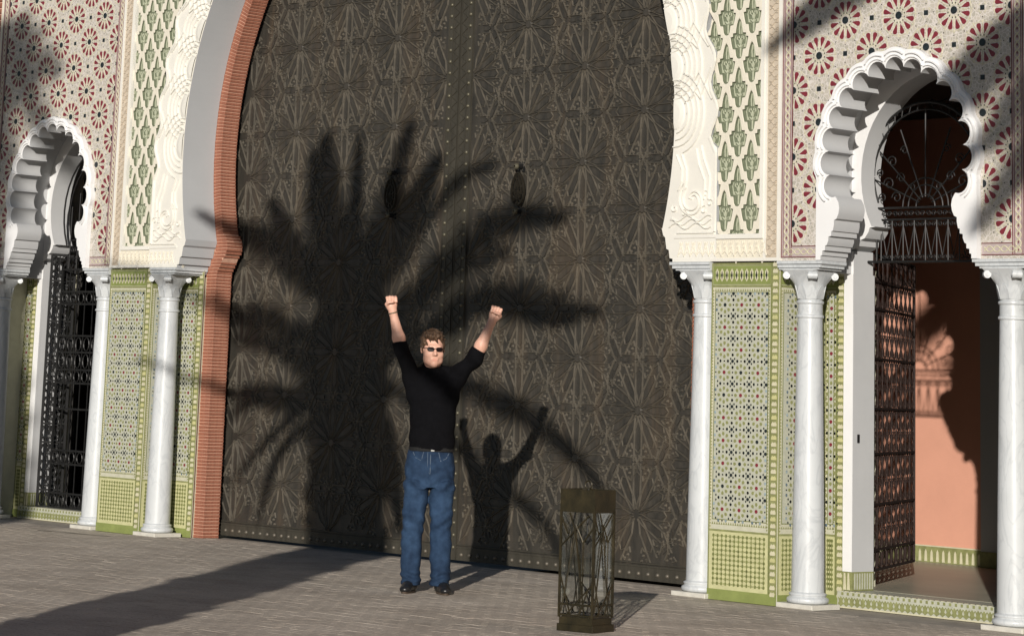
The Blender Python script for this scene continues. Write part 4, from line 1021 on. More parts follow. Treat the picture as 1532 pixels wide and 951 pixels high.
for q in range(4):
    R4 = Matrix.Rotation(q*pi/2, 4, 'Z')
    p = MB(); p.box(-.135, .135, -.138, -.136, .09, .745); p.build('glass_pane', glassm, ln, mw=R4)
    f = MB(); w = .135
    def bar(p0, p1, r=.0062): f.tube([(p0[0]*w, -.147, p0[1]), (p1[0]*w, -.147, p1[1])], r, 5)
    bar((-1, .165), (1, .165), .007); bar((-1, .10), (1, .10), .006); bar((-1, .74), (1, .74), .006)
    bar((-1, .525), (.75, .72)); bar((1, .29), (-.55, .105)); bar((-.12, .62), (-.92, .12)); bar((-.12, .62), (.55, .105))
    bar((.40, .55), (-.1, .66)); bar((.40, .55), (1, .64)); bar((.40, .55), (.42, .14), .005); bar((-1, .34), (-.35, .105)); bar((-.5, .73), (-.12, .62)); bar((-1, .70), (-.6, .60)); bar((.75, .25), (.2, .10))
    f.build('lattice', lb1, ln, mw=R4)
cnd = MB(); cnd.lathe([(.05, .092), (.055, .10), (.04, .11), (.016, .12), (.014, .45), (.03, .47), (.034, .49), (.0, .492)], 14); cnd.build('glass_holder', glassm, ln, smooth=True)
w_ = MB(); w_.tube([(0, 0, .88), (0, 0, .60)], .006, 6); w_.lathe([(.012, .60), (.028, .585), (.03, .56), (.012, .54), (.004, .53)], 12); w_.build('lamp_holder', iron, ln)
# ------------------------------------------------------------ person (implicit surfaces -> meshes)
class Field:
    def __init__(s, lo, hi, h):
        s.lo = np.array(lo, float); s.h = h; s.n = np.ceil((np.array(hi)-s.lo)/h).astype(int)+1
        s.F = np.full(s.n, .2, np.float32)
    def local(s, lo, hi):
        a = np.maximum(np.floor((np.array(lo)-s.lo)/s.h).astype(int), 0); b = np.minimum(np.ceil((np.array(hi)-s.lo)/s.h).astype(int)+1, s.n)
        if np.any(b <= a): return None
        g_ = [s.lo[i]+s.h*np.arange(a[i], b[i], dtype=np.float32) for i in range(3)]
        return tuple(slice(a[i], b[i]) for i in range(3)), g_[0][:, None, None], g_[1][None, :, None], g_[2][None, None, :]
    def comb(s, sl, d, k):
        A = s.F[sl]
        if k < 0: s.F[sl] = np.maximum(A, -d); return             # cut
        if k == 0: s.F[sl] = np.minimum(A, d); return
        hh = np.clip(.5+.5*(A-d)/k, 0, 1); s.F[sl] = A+(d-A)*hh-k*hh*(1-hh)
    def cap(s, p, q, r0, r1, k=.02, fl=None, cut=False):          # tapered capsule, fl=(axis, scale) flattening
        p = np.array(p, float); q = np.array(q, float); m = max(r0, r1)*1.5+.03+abs(k)
        L_ = s.local(np.minimum(p, q)-m, np.maximum(p, q)+m)
        if L_ is None: return
        sl, X_, Y_, Z_ = L_
        sc = np.ones(3)
        if fl: sc[fl[0]] = fl[1]
        d = q-p; dd = (d*d*sc*sc).sum(); ax, ay, az = X_-p[0], Y_-p[1], Z_-p[2]
        t = np.clip((ax*d[0]*sc[0]**2+ay*d[1]*sc[1]**2+az*d[2]*sc[2]**2)/max(dd, 1e-9), 0, 1)
        D = np.sqrt(((ax-t*d[0])*sc[0])**2+((ay-t*d[1])*sc[1])**2+((az-t*d[2])*sc[2])**2)-(r0+(r1-r0)*t)
        s.comb(sl, D/max(sc.max(), 1), -1 if cut else k)
    def ell(s, c, r, k=.02, rot=None, cut=False):
        c = np.array(c, float); r = np.array(r, float); m = r.max()+.03+abs(k); L_ = s.local(c-m, c+m)
        if L_ is None: return
        sl, X_, Y_, Z_ = L_; ax, ay, az = X_-c[0], Y_-c[1], Z_-c[2]
        if rot is not None:
            R = np.array(rot); ax, ay, az = (R[0, 0]*ax+R[1, 0]*ay+R[2, 0]*az, R[0, 1]*ax+R[1, 1]*ay+R[2, 1]*az, R[0, 2]*ax+R[1, 2]*ay+R[2, 2]*az)
        u = np.sqrt((ax/r[0])**2+(ay/r[1])**2+(az/r[2])**2)+1e-6
        v = np.sqrt((ax/r[0]**2)**2+(ay/r[1]**2)**2+(az/r[2]**2)**2)+1e-6
        s.comb(sl, (u*(u-1)/v).astype(np.float32), -1 if cut else k)
    def loft(s, secs, k=.02, p=2.3):                              # secs: (z, cx, cy, rx, ry)
        S_ = np.array(secs, float); m = .06; lo = (S_[:, 1]-S_[:, 3]).min()-m, (S_[:, 2]-S_[:, 4]).min()-m, S_[0, 0]-.03; hi = (S_[:, 1]+S_[:, 3]).max()+m, (S_[:, 2]+S_[:, 4]).max()+m, S_[-1, 0]+.03
        sl, X_, Y_, Z_ = s.local(lo, hi); zc_ = np.clip(Z_.ravel(), S_[0, 0], S_[-1, 0])
        cx_, cy_, rx, ry = [np.interp(zc_, S_[:, 0], S_[:, i])[None, None, :] for i in (1, 2, 3, 4)]
        u = (np.abs((X_-cx_)/rx)**p+np.abs((Y_-cy_)/ry)**p)**(1/p); D = (u-1)*np.minimum(rx, ry)
        ez = np.maximum(Z_-S_[-1, 0], S_[0, 0]-Z_); D = np.where(ez > 0, np.maximum(D, ez), D)
        s.comb(sl, D.astype(np.float32), k)
    def cutz(s, z, below=True, sel=None):
        Z_ = s.lo[2]+s.h*np.arange(s.n[2]); d = (z-Z_) if below else (Z_-z)
        s.F = np.maximum(s.F, d[None, None, :].astype(np.float32))
    def disp(s, fn):
        _, X_, Y_, Z_ = s.local(s.lo, s.lo+s.h*s.n); s.F -= fn(X_, Y_, Z_).astype(np.float32)*(np.abs(s.F) < .05)
    def mesh(s, name, mats, smooth_it=1):
        F = s.F; sg = F < 0; nx, ny, nz = F.shape
        c = np.zeros((nx-1, ny-1, nz-1), np.uint8)
        for i in (0, 1):
            for j in (0, 1):
                for k in (0, 1): c += sg[i:nx-1+i, j:ny-1+j, k:nz-1+k]
        cells = np.argwhere((c > 0) & (c < 8)); idx = np.full(c.shape, -1, np.int32); idx[tuple(cells.T)] = np.arange(len(cells))
        acc = np.zeros((len(cells), 3)); cnt_ = np.zeros(len(cells)); corner = [(i, j, k) for i in (0, 1) for j in (0, 1) for k in (0, 1)]
        for a in corner:
            for b in corner:
                if sum(b)-sum(a) == 1 and all(bb >= aa for aa, bb in zip(a, b)):
                    fa = F[cells[:, 0]+a[0], cells[:, 1]+a[1], cells[:, 2]+a[2]]; fb = F[cells[:, 0]+b[0], cells[:, 1]+b[1], cells[:, 2]+b[2]]
                    m = (fa < 0) != (fb < 0); t = np.where(m, fa/(fa-fb+1e-12), 0)
                    acc += m[:, None]*(np.array(a)+(np.array(b)-np.array(a))*t[:, None]); cnt_ += m
        V = (cells+acc/cnt_[:, None])*s.h+s.lo; faces = []
        for ax_ in range(3):
            A = sg; B = np.roll(sg, -1, ax_); ed = (A != B); sl_ = [slice(1, -1)]*3; sl_[ax_] = slice(0, -1); msk = np.zeros_like(ed); msk[tuple(sl_)] = ed[tuple(sl_)]
            E_ = np.argwhere(msk); u, v = [(1, 2), (2, 0), (0, 1)][ax_]
            e1 = np.zeros(3, int); e1[u] = 1; e2 = np.zeros(3, int); e2[v] = 1
            q = [idx[tuple((E_-e1-e2).T)], idx[tuple((E_-e2).T)], idx[tuple(E_.T)], idx[tuple((E_-e1).T)]]; Q = np.stack(q, 1)
            fl = ~sg[tuple(E_.T)]; Q[fl] = Q[fl][:, ::-1]; faces.append(Q)
        Q = np.concatenate(faces); Q = Q[(Q >= 0).all(1)]
        for _ in range(smooth_it):                                # light Laplacian
            a2 = np.zeros_like(V); c2 = np.zeros(len(V))
            for i in range(4):
                np.add.at(a2, Q[:, i], V[Q[:, (i+1) % 4]]+V[Q[:, (i+3) % 4]]); np.add.at(c2, Q[:, i], 2)
            V = V*.5+.5*a2/np.maximum(c2, 1)[:, None]
        me = bpy.data.meshes.new(name); me.vertices.add(len(V)); me.vertices.foreach_set('co', V.ravel().astype(np.float32))
        me.loops.add(len(Q)*4); me.loops.foreach_set('vertex_index', Q.ravel().astype(np.int32)); me.polygons.add(len(Q)); me.polygons.foreach_set('loop_start', np.arange(0, len(Q)*4, 4, dtype=np.int32))
        try: me.polygons.foreach_set('loop_total', np.full(len(Q), 4, np.int32))
        except Exception: pass
        me.update(calc_edges=True); me.validate()
        for m in (mats if isinstance(mats, list) else [mats]): me.materials.append(m)
        me.polygons.foreach_set('use_smooth', [True]*len(me.polygons)); return me, V, Q

skin = mat('skin', (.60, .33, .24), .5, var=.08, scale=18, spec=.4, bump=.08, bscale=150, col2=(.70, .42, .32))
try:
    bs_ = skin.node_tree.nodes['Principled BSDF']; bs_.inputs['Subsurface Weight'].default_value = .06; bs_.inputs['Subsurface Radius'].default_value = (.02, .007, .004)
except Exception: pass
lips = mat('lips', (.56, .28, .21), .5)
blackc = mat('black_knit', (.0045, .0045, .0055), .95, var=.2, scale=30, bump=.25, bscale=250, spec=.06)
hairm = mat('brown_hair', (.045, .025, .014), .65, var=.45, scale=60, col2=(.115, .065, .036), stretch=(1, 1, .4))
shoem = mat('black_shoe_leather', (.012, .012, .013), .35, spec=.5)
solem = mat('shoe_sole', (.07, .05, .035), .7)
lensm = mat('dark_lens', (.010, .005, .005), .45, spec=.15)
beltm = mat('black_belt', (.006, .006, .006), .85)
bucklem = mat('belt_buckle', (.20, .20, .19), .45, .5)
threadm = mat('stitching', (.10, .13, .17), .8)
def denim():
    m = mat('blue_denim', (.008, .021, .052), .85, var=.3, scale=9, bump=.35, bscale=260, col2=(.026, .055, .11), spec=.2)
    nt = m.node_tree; N = nt.nodes; L = nt.links; b = N['Principled BSDF']; base = b.inputs['Base Color'].links[0].from_socket
    tc = N.new('ShaderNodeTexCoord'); sp = N.new('ShaderNodeSeparateXYZ'); L.new(tc.outputs['Object'], sp.inputs[0])
    wv = N.new('ShaderNodeTexNoise'); wv.inputs['Scale'].default_value = 5; wv.inputs['Detail'].default_value = 3; L.new(tc.outputs['Object'], wv.inputs[0])
    r = N.new('ShaderNodeValToRGB'); e = r.color_ramp.elements; e[0].position = .0; e[0].color = (.8, .8, .8, 1); e[1].position = 1; e[1].color = (.9, .9, .9, 1)
    k = e.new(.55); k.color = (1.35, 1.3, 1.25, 1); L.new(sp.outputs[2], r.inputs[0])
    mx = N.new('ShaderNodeMix'); mx.data_type = 'RGBA'; mx.blend_type = 'MULTIPLY'; mx.inputs[0].default_value = 1; L.new(base, mx.inputs[6]); L.new(r.outputs[0], mx.inputs[7]); L.new(mx.outputs[2], b.inputs['Base Color']); return m
denimm = denim()
man = thing('person', 'man in black sweater, blue jeans and sunglasses standing with both fists raised', 'person', (2.51, -1.85, 0), math.radians(48.0))
HC = np.array((-.022, -.045, 1.695))                              # head centre
SHL, SHR = (-.178, .0, 1.475), (.155, .0, 1.48)                   # joints, image left / right
ELL, ELR = (-.245, -.13, 1.665), (.285, -.12, 1.635)
WRL, WRR = (-.318, -.16, 1.935), (.392, -.16, 1.892)
hd = 7
def hand(F_, wr, dirv, side, palm_out):
    """fist; dirv = forearm direction, palm_out = direction the curled fingers face (towards camera)"""
    d = np.array(dirv, float); d /= np.linalg.norm(d); p = np.array(palm_out, float); p -= d*(p@d); p /= np.linalg.norm(p); a = np.cross(d, p)*side   # a: thumb side
    wr = np.array(wr, float); c = wr+d*.058
    R = np.stack([a, p, d], 1)
    F_.cap(wr-d*.01, wr+d*.03, .026, .029, .02)
    F_.ell(c, (.040, .021, .048), .016, R)
    # heel of palm
    F_.ell(wr+d*.035+p*.008+a*.014, (.018, .016, .028), .012, R)
    for i in range(4):
        o = c+a*(.030-.0205*i)+d*(.040-.004*abs(i-1.2))
        L1 = (.030, .034, .032, .026)[i]
        k1 = o+d*.004-p*.002; k2 = o+p*.030+d*(.008-.003*i); k3 = k2-d*(.030 if i < 3 else .024)+p*.004; k4 = k3-p*.020-d*.006
        F_.cap(k1, k2, .0115, .0105, .004); F_.cap(k2, k3, .0102, .0095, .003); F_.cap(k3, k4, .0094, .0085, .003)
    t0 = wr+d*.025+a*.026+p*.006; t1 = t0+d*.030+a*.014+p*.018; t2 = t1+d*.014-a*.016+p*.022; t3 = t2-a*.030+p*.006-d*.001
    F_.cap(t0, t1, .015, .0125, .008); F_.cap(t1, t2, .012, .0115, .004); F_.cap(t2, t3, .0112, .009, .003)
bd = Field((-.50, -.30, .0), (.56, .24, 2.13), .0048)
# torso and legs under the clothes keep the body one surface
bd.loft([(.86, -.01, .02, .13, .085), (1.05, 0, .01, .13, .09), (1.30, -.005, .0, .155, .10), (1.47, -.01, .01, .15, .075)], .03)
bd.cap((-.075, .02, .88), (-.125, .02, .09), .075, .036, .03); bd.cap((.065, .02, .88), (.09, .02, .09), .075, .036, .03)
bd.cap((-.015, .015, 1.46), (-.022, -.02, 1.62), .064, .058, .03)
for sh, el, wr in ((SHL, ELL, WRL), (SHR, ELR, WRR)):
    bd.cap(np.array(sh)*np.array((.86, 1, 1)), el, .044, .041, .02); w = np.array(wr); e_ = np.array(el); md = e_+(w-e_)*.32+np.array((0, 0, 0))
    bd.cap(el, md, .040, .044, .02); bd.cap(md, wr, .044, .0255, .02)
hand(bd, WRL, np.array(WRL)-np.array(ELL)+np.array((.03, 0, 0)), -1, (.05, -1, .1))
hand(bd, WRR, np.array(WRR)-np.array(ELR)*1.0+np.array((-.02, 0, .0)), 1, (.10, -1, .05))
# head, turned slightly to the right of the picture
yh = math.radians(10); Rh = np.array([[cos(yh), -sin(yh), 0], [sin(yh), cos(yh), 0], [0, 0, 1]]); ph_ = math.radians(6); Rx = np.array([[1, 0, 0], [0, cos(ph_), -sin(ph_)], [0, sin(ph_), cos(ph_)]]); Rh = Rh @ Rx
def hp(x, y, z): return HC+Rh @ np.array((x, y, z))
bd.ell(hp(0, .014, .020), (.075, .092, .088), .02, Rh)           # cranium
bd.ell(hp(0, -.022, -.045), (.068, .076, .084), .025, Rh)          # face
bd.ell(hp(0, -.045, -.105), (.043, .045, .032), .022, Rh)          # jaw
bd.ell(hp(0, -.072, -.116), (.022, .020, .018), .015, Rh)          # chin
bd.ell(hp(-.040, -.058, -.045), (.027, .024, .026), .018, Rh); bd.ell(hp(.040, -.058, -.045), (.027, .024, .026), .018, Rh)   # cheeks
bd.ell(hp(-.045, -.03, -.085), (.025, .036, .032), .02, Rh); bd.ell(hp(.045, -.03, -.085), (.026, .035, .03), .02, Rh)
bd.cap(hp(-.034, -.083, .012), hp(.034, -.083, .012), .0105, .0105, .014)    # brow
bd.ell(hp(-.031, -.098, -.008), (.017, .010, .011), 0, Rh, cut=True); bd.ell(hp(.031, -.098, -.008), (.017, .010, .011), 0, Rh, cut=True)
bd.cap(hp(0, -.088, .0), hp(0, -.112, -.038), .009, .0125, .009); bd.ell(hp(-.012, -.100, -.044), (.008, .010, .008), .006, Rh); bd.ell(hp(.012, -.100, -.044), (.008, .010, .008), .006, Rh)
bd.cap(hp(-.021, -.087, -.0745), hp(.021, -.087, -.0745), .0062, .0062, .006); bd.cap(hp(-.018, -.086, -.086), hp(.018, -.086, -.086), .0070, .0070, .006)
bd.cap(hp(-.022, -.103, -.081), hp(.022, -.103, -.081), .0035, .0035, 0, cut=True)
for s_ in (-1, 1):
    bd.ell(hp(s_*.078, .010, -.018), (.009, .020, .031), .006, Rh)
    bd.ell(hp(s_*.088, -.001, -.016), (.006, .008, .016), 0, Rh, cut=True)
me, V, Q = bd.mesh('body', [skin, lips]); body = link('body', me, man)
cen = V[Q].mean(1)[:len(me.polygons)] if len(me.polygons) == len(Q) else None
if cen is not None:
    loc = (cen-HC) @ Rh; mi = (((loc[:, 0]/.022)**2+((loc[:, 2]+.081)/.0095)**2 < 1) & (loc[:, 1] < -.080)).astype(np.int32); me.polygons.foreach_set('material_index', mi)
# sweater
sw = Field((-.40, -.30, .92), (.46, .26, 1.82), .0062)
sw.loft([(.970, -.008, .012, .170, .134), (1.01, -.007, .01, .163, .129), (1.08, -.006, .004, .160, .126), (1.22, -.006, .0, .165, .122), (1.36, -.006, -.002, .170, .116), (1.44, -.008, .004, .162, .104), (1.495, -.010, .010, .135, .088), (1.53, -.012, .012, .085, .072)], .03, 2.4)
sw.cap((-.014, .012, 1.50), (-.018, .0, 1.552), .075, .068, .03)
for sh, el, wr in ((SHL, ELL, WRL), (SHR, ELR, WRR)):
    e_ = np.array(el); w = np.array(wr); q = e_+(w-e_)*.22; s0 = np.array(sh)
    sw.cap(s0*np.array((.90, 1, 1)), e_, .066, .0555, .035); sw.cap(e_, q, .055, .0555, .02)
    sw.cap(s0*np.array((.78, 1, 1))+np.array((0, .01, -.12)), s0*np.array((.9, 1, 1)), .05, .06, .05)
    n_ = (w-e_)/np.linalg.norm(w-e_); c2_ = q+n_*.012; L_ = sw.local(c2_-.11, c2_+.11); sl_, X_, Y_, Z_ = L_
    sw.F[sl_] = np.maximum(sw.F[sl_], np.where(np.sqrt((X_-c2_[0])**2+(Y_-c2_[1])**2+(Z_-c2_[2])**2) < .1, (X_-q[0])*n_[0]+(Y_-q[1])*n_[1]+(Z_-q[2])*n_[2], -1).astype(np.float32))
sw.cap((-.085, .02, 1.515), (.06, .02, 1.52), .05, .05, .04); sw.cutz(.982)
sw.disp(lambda x, y, z: .0035*np.sin(z*46+x*22+np.sin(x*19+y*7)*1.6)*np.clip((1.25-z)*4, 0.25, 1)*1.5+.006*np.sin(x*38+z*30+y*11)*np.clip((z-1.3)*5, 0, 1))
me, V, Q = sw.mesh('sweater', blackc); swo = link('sweater', me, man, label='black long sweater pushed up at the sleeves')
# jeans
jn = Field((-.27, -.20, .03), (.24, .24, 1.05), .0055)
jn.loft([(.72, -.010, .02, .165, .12), (.80, -.014, .02, .178, .128), (.88, -.014, .018, .175, .128), (.96, -.010, .015, .163, .122), (1.012, -.007, .012, .156, .118)], .03, 2.35)
for leg in ([(.045, -.120, -.005, .071, .082), (.12, -.124, .01, .071, .076), (.28, -.125, .02, .072, .075), (.42, -.121, .012, .075, .079), (.48, -.117, .006, .077, .083), (.62, -.106, .012, .086, .098), (.76, -.096, .018, .094, .118)],
            [(.045, .086, -.005, .071, .082), (.12, .086, .01, .072, .076), (.28, .083, .02, .074, .075), (.42, .080, .012, .076, .079), (.48, .078, .006, .077, .083), (.62, .076, .012, .084, .098), (.76, .072, .018, .090, .118)]):
    jn.loft(leg, .022, 2.15)
def folds(x, y, z):
    s_ = np.where(x < -.02, 1., -1.); ls = np.exp(-((z-.10)/.06)**2); kn_ = np.exp(-((z-.47)/.10)**2); cr_ = np.exp(-((z-.74)/.07)**2)
    return .95*(.006*ls*np.sin(z*120+x*30*s_+np.sin(x*45)*.8)+.0045*kn_*np.sin(z*85+x*40*s_+1.2*np.sin(x*30))+.0055*cr_*np.sin(z*60+x*55*s_)+.003*np.sin(z*34+x*24*s_+y*20)+.0022*np.sin(x*90+z*9+np.sin(z*14)*2)+.0018*np.sin(z*61-x*37))
jn.disp(folds); jn.cutz(.05)
me, V, Q = jn.mesh('jeans', denimm); jo = link('jeans', me, man)
def surf_y(fld, x, z, extra=.002):                                 # front surface depth of a field at (x,z)
    ix = int(round((x-fld.lo[0])/fld.h)); iz = int(round((z-fld.lo[2])/fld.h)); col = fld.F[ix, :, iz]; k = np.argmax(col < 0); return fld.lo[1]+fld.h*k-extra
def stitch(pts, r=.0022, m=threadm, nm='seam_stitching'):
    b = MB(); pp = []
    for (x0, z0), (x1, z1) in zip(pts[:-1], pts[1:]):
        for t in np.linspace(0, 1, 6): x, z = x0+(x1-x0)*t, z0+(z1-z0)*t; pp.append((x, surf_y(jn, x, z, .0015), z))
    b.tube(pp, r, 4); b.build(nm, m, jo)
stitch([(-.012, .968), (-.010, .81)], .003); stitch([(-.032, .968), (-.030, .85), (-.012, .81)])
stitch([(-.135, .962), (-.118, .925), (-.075, .905), (-.062, .965)]); stitch([(.118, .962), (.100, .925), (.060, .905), (.045, .965)])
bl = MB(); n = 40; v = []; f = []
for i in range(n):
    t = 2*pi*i/n; cx_, cy_, rx, ry = -.007, .012, .1585, .1205; u = (abs(cos(t))**2.6+abs(sin(t))**2.6)**(-1/2.6)
    for z, o in ((.970, 0), (.970, .004), (.996, .004), (.996, 0)): v.append((cx_+(rx+o)*u*cos(t), cy_+(ry+o)*u*sin(t), z))
for i in range(n):
    j = (i+1) % n; f += [(4*i+k, 4*i+(k+1) % 4, 4*j+(k+1) % 4, 4*j+k) for k in range(4)]
bl.add(v, f); bl.build('belt', beltm, man)
bk_ = MB(); bk_.box(-.010, .014, -.120, -.111, .972, .983); bk_.build('belt_buckle', bucklem, man)
# shoes
for sx, yawf in ((-.118, math.radians(-14)), (.092, math.radians(12))):
    sf = Field((sx-.09, -.24, -.002), (sx+.09, .14, .12), .005)
    dx_ = sin(yawf)
    sf.cap((sx+dx_*.14, -.135, .032), (sx, .04, .040), .036, .040, .02); sf.ell((sx+dx_*.16, -.165, .028), (.040, .048, .027), .02); sf.cap((sx, .02, .05), (sx, .02, .10), .043, .040, .03)
    sf.ell((sx+dx_*.10, -.085, .045), (.038, .06, .035), .02); sf.cutz(.012)
    me, V, Q = sf.mesh('shoe', shoem); sh = link('shoe', me, man)
    so2 = MB(); pts = []
    for t in np.linspace(0, 2*pi, 25)[:24]:
        yv = -.062+.145*sin(t); wv = .042*(1-.12*(sin(t) > .2)); pts.append((sx+dx_*(-yv)*.9+wv*cos(t)*(1 if abs(cos(t)) > .3 else .95), yv))
    m_ = len(pts); so2.add([(p[0], p[1], 0.001) for p in pts]+[(p[0], p[1], .014) for p in pts], [tuple(range(m_))[::-1], tuple(range(m_, 2*m_))]+[(i, (i+1) % m_, m_+(i+1) % m_, m_+i) for i in range(m_)]); so2.build('sole', solem, sh)
# hair: shell of short tousled locks over the cranium
hf = Field((-.13, -.17, 1.60), (.09, .09, 1.86), .0042)
hf.ell(hp(0, .024, .030), (.082, .098, .092), .01, Rh); hf.ell(hp(-.008, -.045, .082), (.060, .045, .026), .02, Rh)
for s_ in (-1, 1): hf.ell(hp(s_*.070, .010, .020), (.017, .045, .050), .012, Rh); hf.cap(hp(s_*.076, -.018, .0), hp(s_*.077, -.012, -.030), .007, .005, .008)
hf.ell(hp(0, -.115, -.01), (.066, .060, .083), 0, Rh, cut=True)
hf.disp(lambda x, y, z: .0032*np.sin((x-HC[0])*150+np.sin(z*55)*2+y*35)+.0035*np.sin(z*110+x*70+y*60)+.0025*np.sin(x*260+z*80))
me, V, Q = hf.mesh('hair', hairm, 0); hr = link('hair', me, man)
lk = MB()
for i in range(420):
    a = random.uniform(-pi, pi); e_ = random.uniform(.15, 1.5); 
    b0 = hp(.080*cos(e_)*sin(a), .022-.098*cos(e_)*cos(a), .028+.090*sin(e_))
    if cos(a) > .2 and e_ < .75: continue
    dr_ = np.array((sin(a)*.5+random.gauss(0, .35), -cos(a)*.5+random.gauss(0, .3), random.uniform(.0, .6))); dr_ /= np.linalg.norm(dr_); L_ = random.uniform(.012, .028)
    lk.tube([b0, b0+dr_*L_*.6+np.array((0, 0, .001)), b0+dr_*L_+np.array((random.gauss(0, .003), -.002, -.006))], [.0022, .0016, .0004], 3)
lk.build('locks', hairm, hr, kind='stuff')
# sunglasses
sg_ = link('sunglasses', None, man)
for s_ in (-1, 1):
    b = MB(); P = []
    for t in np.linspace(0, 2*pi, 17)[:16]:
        px_ = .0255*np.sign(cos(t))*abs(cos(t))**.7; pz_ = .0150*np.sign(sin(t))*abs(sin(t))**.7
        P.append((px_+s_*.031, pz_))
    v = [hp(x, -.101-abs(x)*(-.22)*abs(x)/.05-.002, z-.006) for x, z in P]+[hp(x, -.098-abs(x)*(-.22)*abs(x)/.05, z-.006) for x, z in P]
    b.add(v, [tuple(range(16)), tuple(range(16, 32))[::-1]]+[(i, (i+1) % 16, 16+(i+1) % 16, 16+i) for i in range(16)]); b.build('lens', lensm, sg_)
b = MB(); b.tube([hp(-.010, -.106, -.002), hp(0, -.110, .001), hp(.010, -.106, -.002)], .0018, 5); b.build('bridge', lensm, sg_)
for s_ in (-1, 1):
    b = MB(); b.tube([hp(s_*.051, -.090, .002), hp(s_*.072, -.065, .001), hp(s_*.079, .005, -.004)], .002, 5); b.build('temple', lensm, sg_)
# wrist watch (image-left wrist) and ring
wL, eL = np.array(WRL), np.array(ELL); d_ = (wL-eL)/np.linalg.norm(wL-eL); a_ = np.cross(d_, (0, -1, 0)); a_ /= np.linalg.norm(a_); b_v = np.cross(d_, a_); c_ = wL-d_*.012
wt = MB(); wt.tube([c_+a_*.030*cos(t)+b_v*.030*sin(t) for t in np.linspace(0, 2*pi, 21)], .0055, 6); wt.build('wrist_watch', mat('watch_metal', (.22, .21, .15), .35, .8), man)

# ------------------------------------------------------------ palms that throw the shadows (outside the picture)
def palm(label, base, crown, fronds, rt0, rt1, width=.36, seed=1, hang=10, nleaf=34):
    rnd = random.Random(seed); base = Vector(base); crown = Vector(crown)
    t = thing('palm_tree', label, 'palm tree', base)
    tr = MB(); n = 26; pts = []; rad = []
    for i in range(n+1):
        u = i/n; pts.append((crown-base)*u+Vector((0, 0, -.05 if i == 0 else 0))); rad.append((rt0+(rt1-rt0)*u)*(1+.05*rnd.uniform(-1, 1)))
    tr.tube(pts, rad, 14); tr.build('trunk', bark, t)
    bt = MB()
    for i in range(260):
        u = rnd.random(); a = i*2.4; c_ = (crown-base)*u; r = rt0+(rt1-rt0)*u; d = Vector((cos(a), sin(a), 0)); bt.tube([c_+d*r*.8, c_+d*(r+.03)+Vector((0, 0, .05)), c_+d*(r+.05)+Vector((0, 0, .13))], [.05, .04, .015], 4)
    bt.build('leaf_bases', bark, t, kind='stuff')
    for fi, (path, hw_) in enumerate(fronds):
        C_ = [Vector(p)-base for p in path]; C_ = [C_[0]*2-C_[1]]+C_+[C_[-1]*2-C_[-2]]; fr_ = MB(); N_ = 30; P = []; ns = len(C_)-3; width = hw_*1.28
        for i in range(N_+1):
            u = i/N_*ns; k = min(int(u), ns-1); u -= k; p0, p1, p2, p3 = C_[k:k+4]
            P.append((p1*2+(p2-p0)*u+(p0*2-p1*5+p2*4-p3)*u*u+(p1*3-p0-p2*3+p3)*u*u*u)*.5)
        fr_.tube(P, [.028*(1-.85*i/N_)+.003 for i in range(N_+1)], 5, 0)
        for i in range(4, N_*3+1):
            u = i/(N_*3); k = min(int(u*N_), N_-1); p = P[k].lerp(P[k+1], u*N_-k); tn = (P[k+1]-P[k]).normalized()
            sd = tn.cross(Vector((SUN.x, SUN.y, SUN.z*.4+.35))).normalized(); upd = sd.cross(tn)
            lw = width*(.35+.65*min(1, u*3.2))*(1 if u < .5 else 1-.66*((u-.5)/.5)**1.6)
            for s_ in (-1, 1):
                L_ = lw*rnd.uniform(.8, 1.1); d = (sd*s_*.80+tn*rnd.uniform(.35, .75)+upd*rnd.uniform(-.25, .3)+Vector((0, 0, -.18))).normalized(); w_ = tn*.016
                q = p+d*L_; m_ = p+d*L_*.5
                fr_.add([p-w_, p+w_, m_+w_*1.3, q, m_-w_*1.3], [(0, 1, 2, 3, 4)], 0)
        fr_.build('frond', leaf, t)
    return t
def back(px, py, T, Y=DY):                                         # picture point on the wall plane, walked back to the sun
    d = fwd+r2*((px-PX)/PF)-u2*((py-PY)/PF); s_ = (Y-CAM.y)/d.y; p = CAM+d*s_; return p+SUN*(T/cos(EL))
TA = 14.5
cA = back(525, 470, TA)
def FA(hw_, d0, *pts): return ([cA]+[back(x, y, TA+d0*(i+1)/len(pts)) for i, (x, y) in enumerate(pts)], hw_)
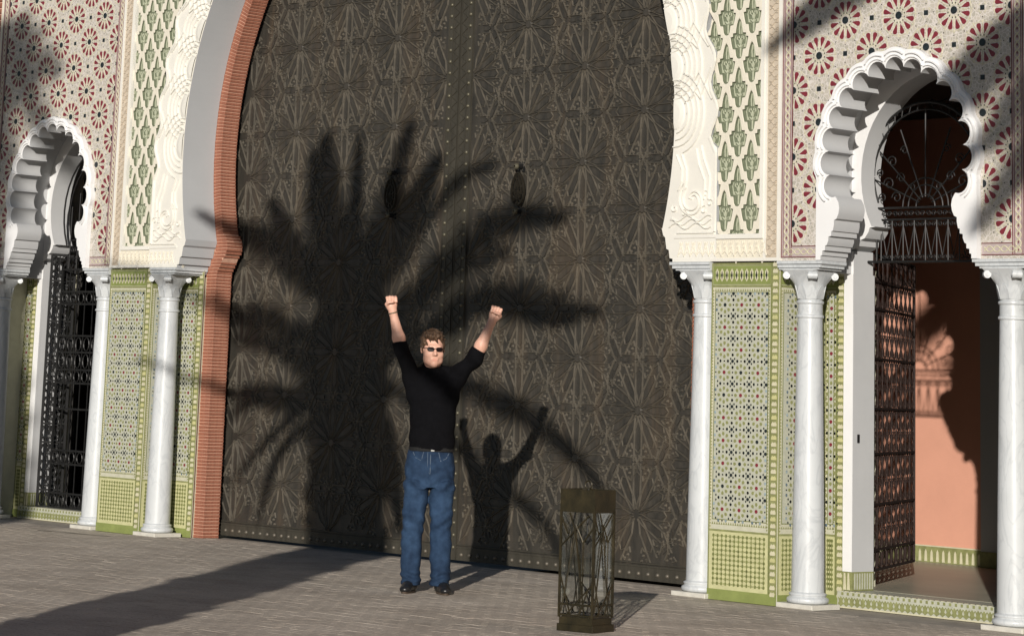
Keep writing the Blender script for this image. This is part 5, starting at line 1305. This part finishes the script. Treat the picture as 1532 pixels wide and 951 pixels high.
frA = [FA(.21, -.8, (500, 360), (490, 290), (489, 203)), FA(.16, .8, (490, 370), (475, 300), (468, 226)), FA(.10, -.5, (528, 370), (533, 290), (538, 201)), FA(.19, .6, (556, 390), (585, 290), (615, 184)),
       FA(.16, -.9, (580, 380), (622, 300), (658, 234)), FA(.12, 1.0, (580, 420), (640, 325), (690, 268), (746, 243)), FA(.16, .3, (560, 400), (590, 330), (625, 285)),
       FA(.21, -.6, (600, 455), (665, 395), (725, 345), (785, 325), (846, 325)), FA(.17, .9, (600, 470), (670, 410), (765, 375)),
       FA(.20, .5, (610, 505), (670, 460), (745, 432), (820, 450), (898, 470)), FA(.15, -1.0, (640, 500), (720, 450), (800, 470), (860, 478)),
       FA(.15, -.4, (590, 520), (650, 552), (720, 585), (780, 618), (840, 662), (902, 732)), FA(.09, .7, (570, 560), (640, 620), (700, 680), (765, 735), (815, 785), (842, 832)),
       FA(.15, .6, (480, 420), (440, 365), (404, 300)), FA(0.173, -.6, (470, 430), (425, 385), (375, 358), (318, 345)), FA(0.122, 1.1, (470, 420), (420, 365), (360, 335)),
       FA(0.180, .4, (490, 520), (440, 500), (390, 478), (335, 468), (190, 428)), FA(0.137, -.9, (480, 560), (420, 520), (350, 505)),
       FA(0.122, -.3, (500, 560), (450, 590), (395, 585), (340, 588), (235, 570)), FA(0.094, .9, (490, 590), (430, 605), (385, 598), (345, 622)),
       FA(0.072, .5, (490, 580), (430, 630), (385, 675), (345, 722)), FA(0.094, -.5, (500, 600), (440, 650), (408, 700), (386, 780)),
       FA(.19, .2, (530, 560), (560, 620), (585, 690), (598, 790)), FA(.16, -.2, (520, 580), (490, 660), (474, 760)), FA(.2, .5, (535, 560), (560, 640), (575, 730)), FA(.2, -.5, (525, 560), (500, 650), (500, 740)),
       FA(.22, .1, (560, 470), (580, 520)), FA(.24, .1, (500, 470), (480, 500)), FA(.2, 0, (540, 420), (550, 350)), FA(.2, 0, (510, 400), (520, 340))]
bA = Vector((-1.19+SUN.x/cos(EL)*TA, DY+SUN.y/cos(EL)*TA, 0))
palm('thick-trunked date palm standing on the square opposite the left door leaf', bA, cA, frA, .36, .42, .26, 3)
TB = 14
def FB(c, m, t, T, w=.26): return ([c, back(m[0], m[1], T, 0), back(t[0], t[1], T+.8, 0)], w)
cB = back(1640, -70, TB, 0)
frB = [FB(cB, m, t, TB, .17) for m, t in (((1330, -75), (1150, 75)), ((1345, -50), (1185, 60)), ((1300, -60), (1225, 20)), ((1490, 60), (1350, 200)), ((1510, 80), (1375, 215)), ((1560, 180), (1455, 350)), ((1545, 120), (1440, 250)), ((1620, 160), (1600, 300)), ((1720, -20), (1800, 60)), ((1560, -190), (1480, -260)), ((1680, -200), (1700, -280)), ((1480, -130), (1380, -170)))]
bB = Vector((cB.x+.2, cB.y, 0)); palm('tall date palm standing farther out on the square to the right', bB, cB, frB, .2, .17, .30, 5)
TC = 21
cC = back(-20, 40, TC, 0)
frC = [FB(cC, m, t, TC, .3) for m, t in (((10, 80), (45, 130)), ((30, 110), (75, 215)), ((0, 150), (20, 330)), ((-20, 120), (5, 240)), ((30, 60), (90, 110)), ((-60, 60), (-150, 130)), ((-60, 0), (-150, -40)), ((-20, -30), (-10, -120)), ((-50, 120), (-90, 260)))]
xC = -4.72+SUN.x/cos(EL)*TC; bC = Vector((xC, SUN.y/cos(EL)*TC, 0)); palm('slender date palm standing farthest out on the square to the left', bC, cC, frC, .16, .13, .34, 8)
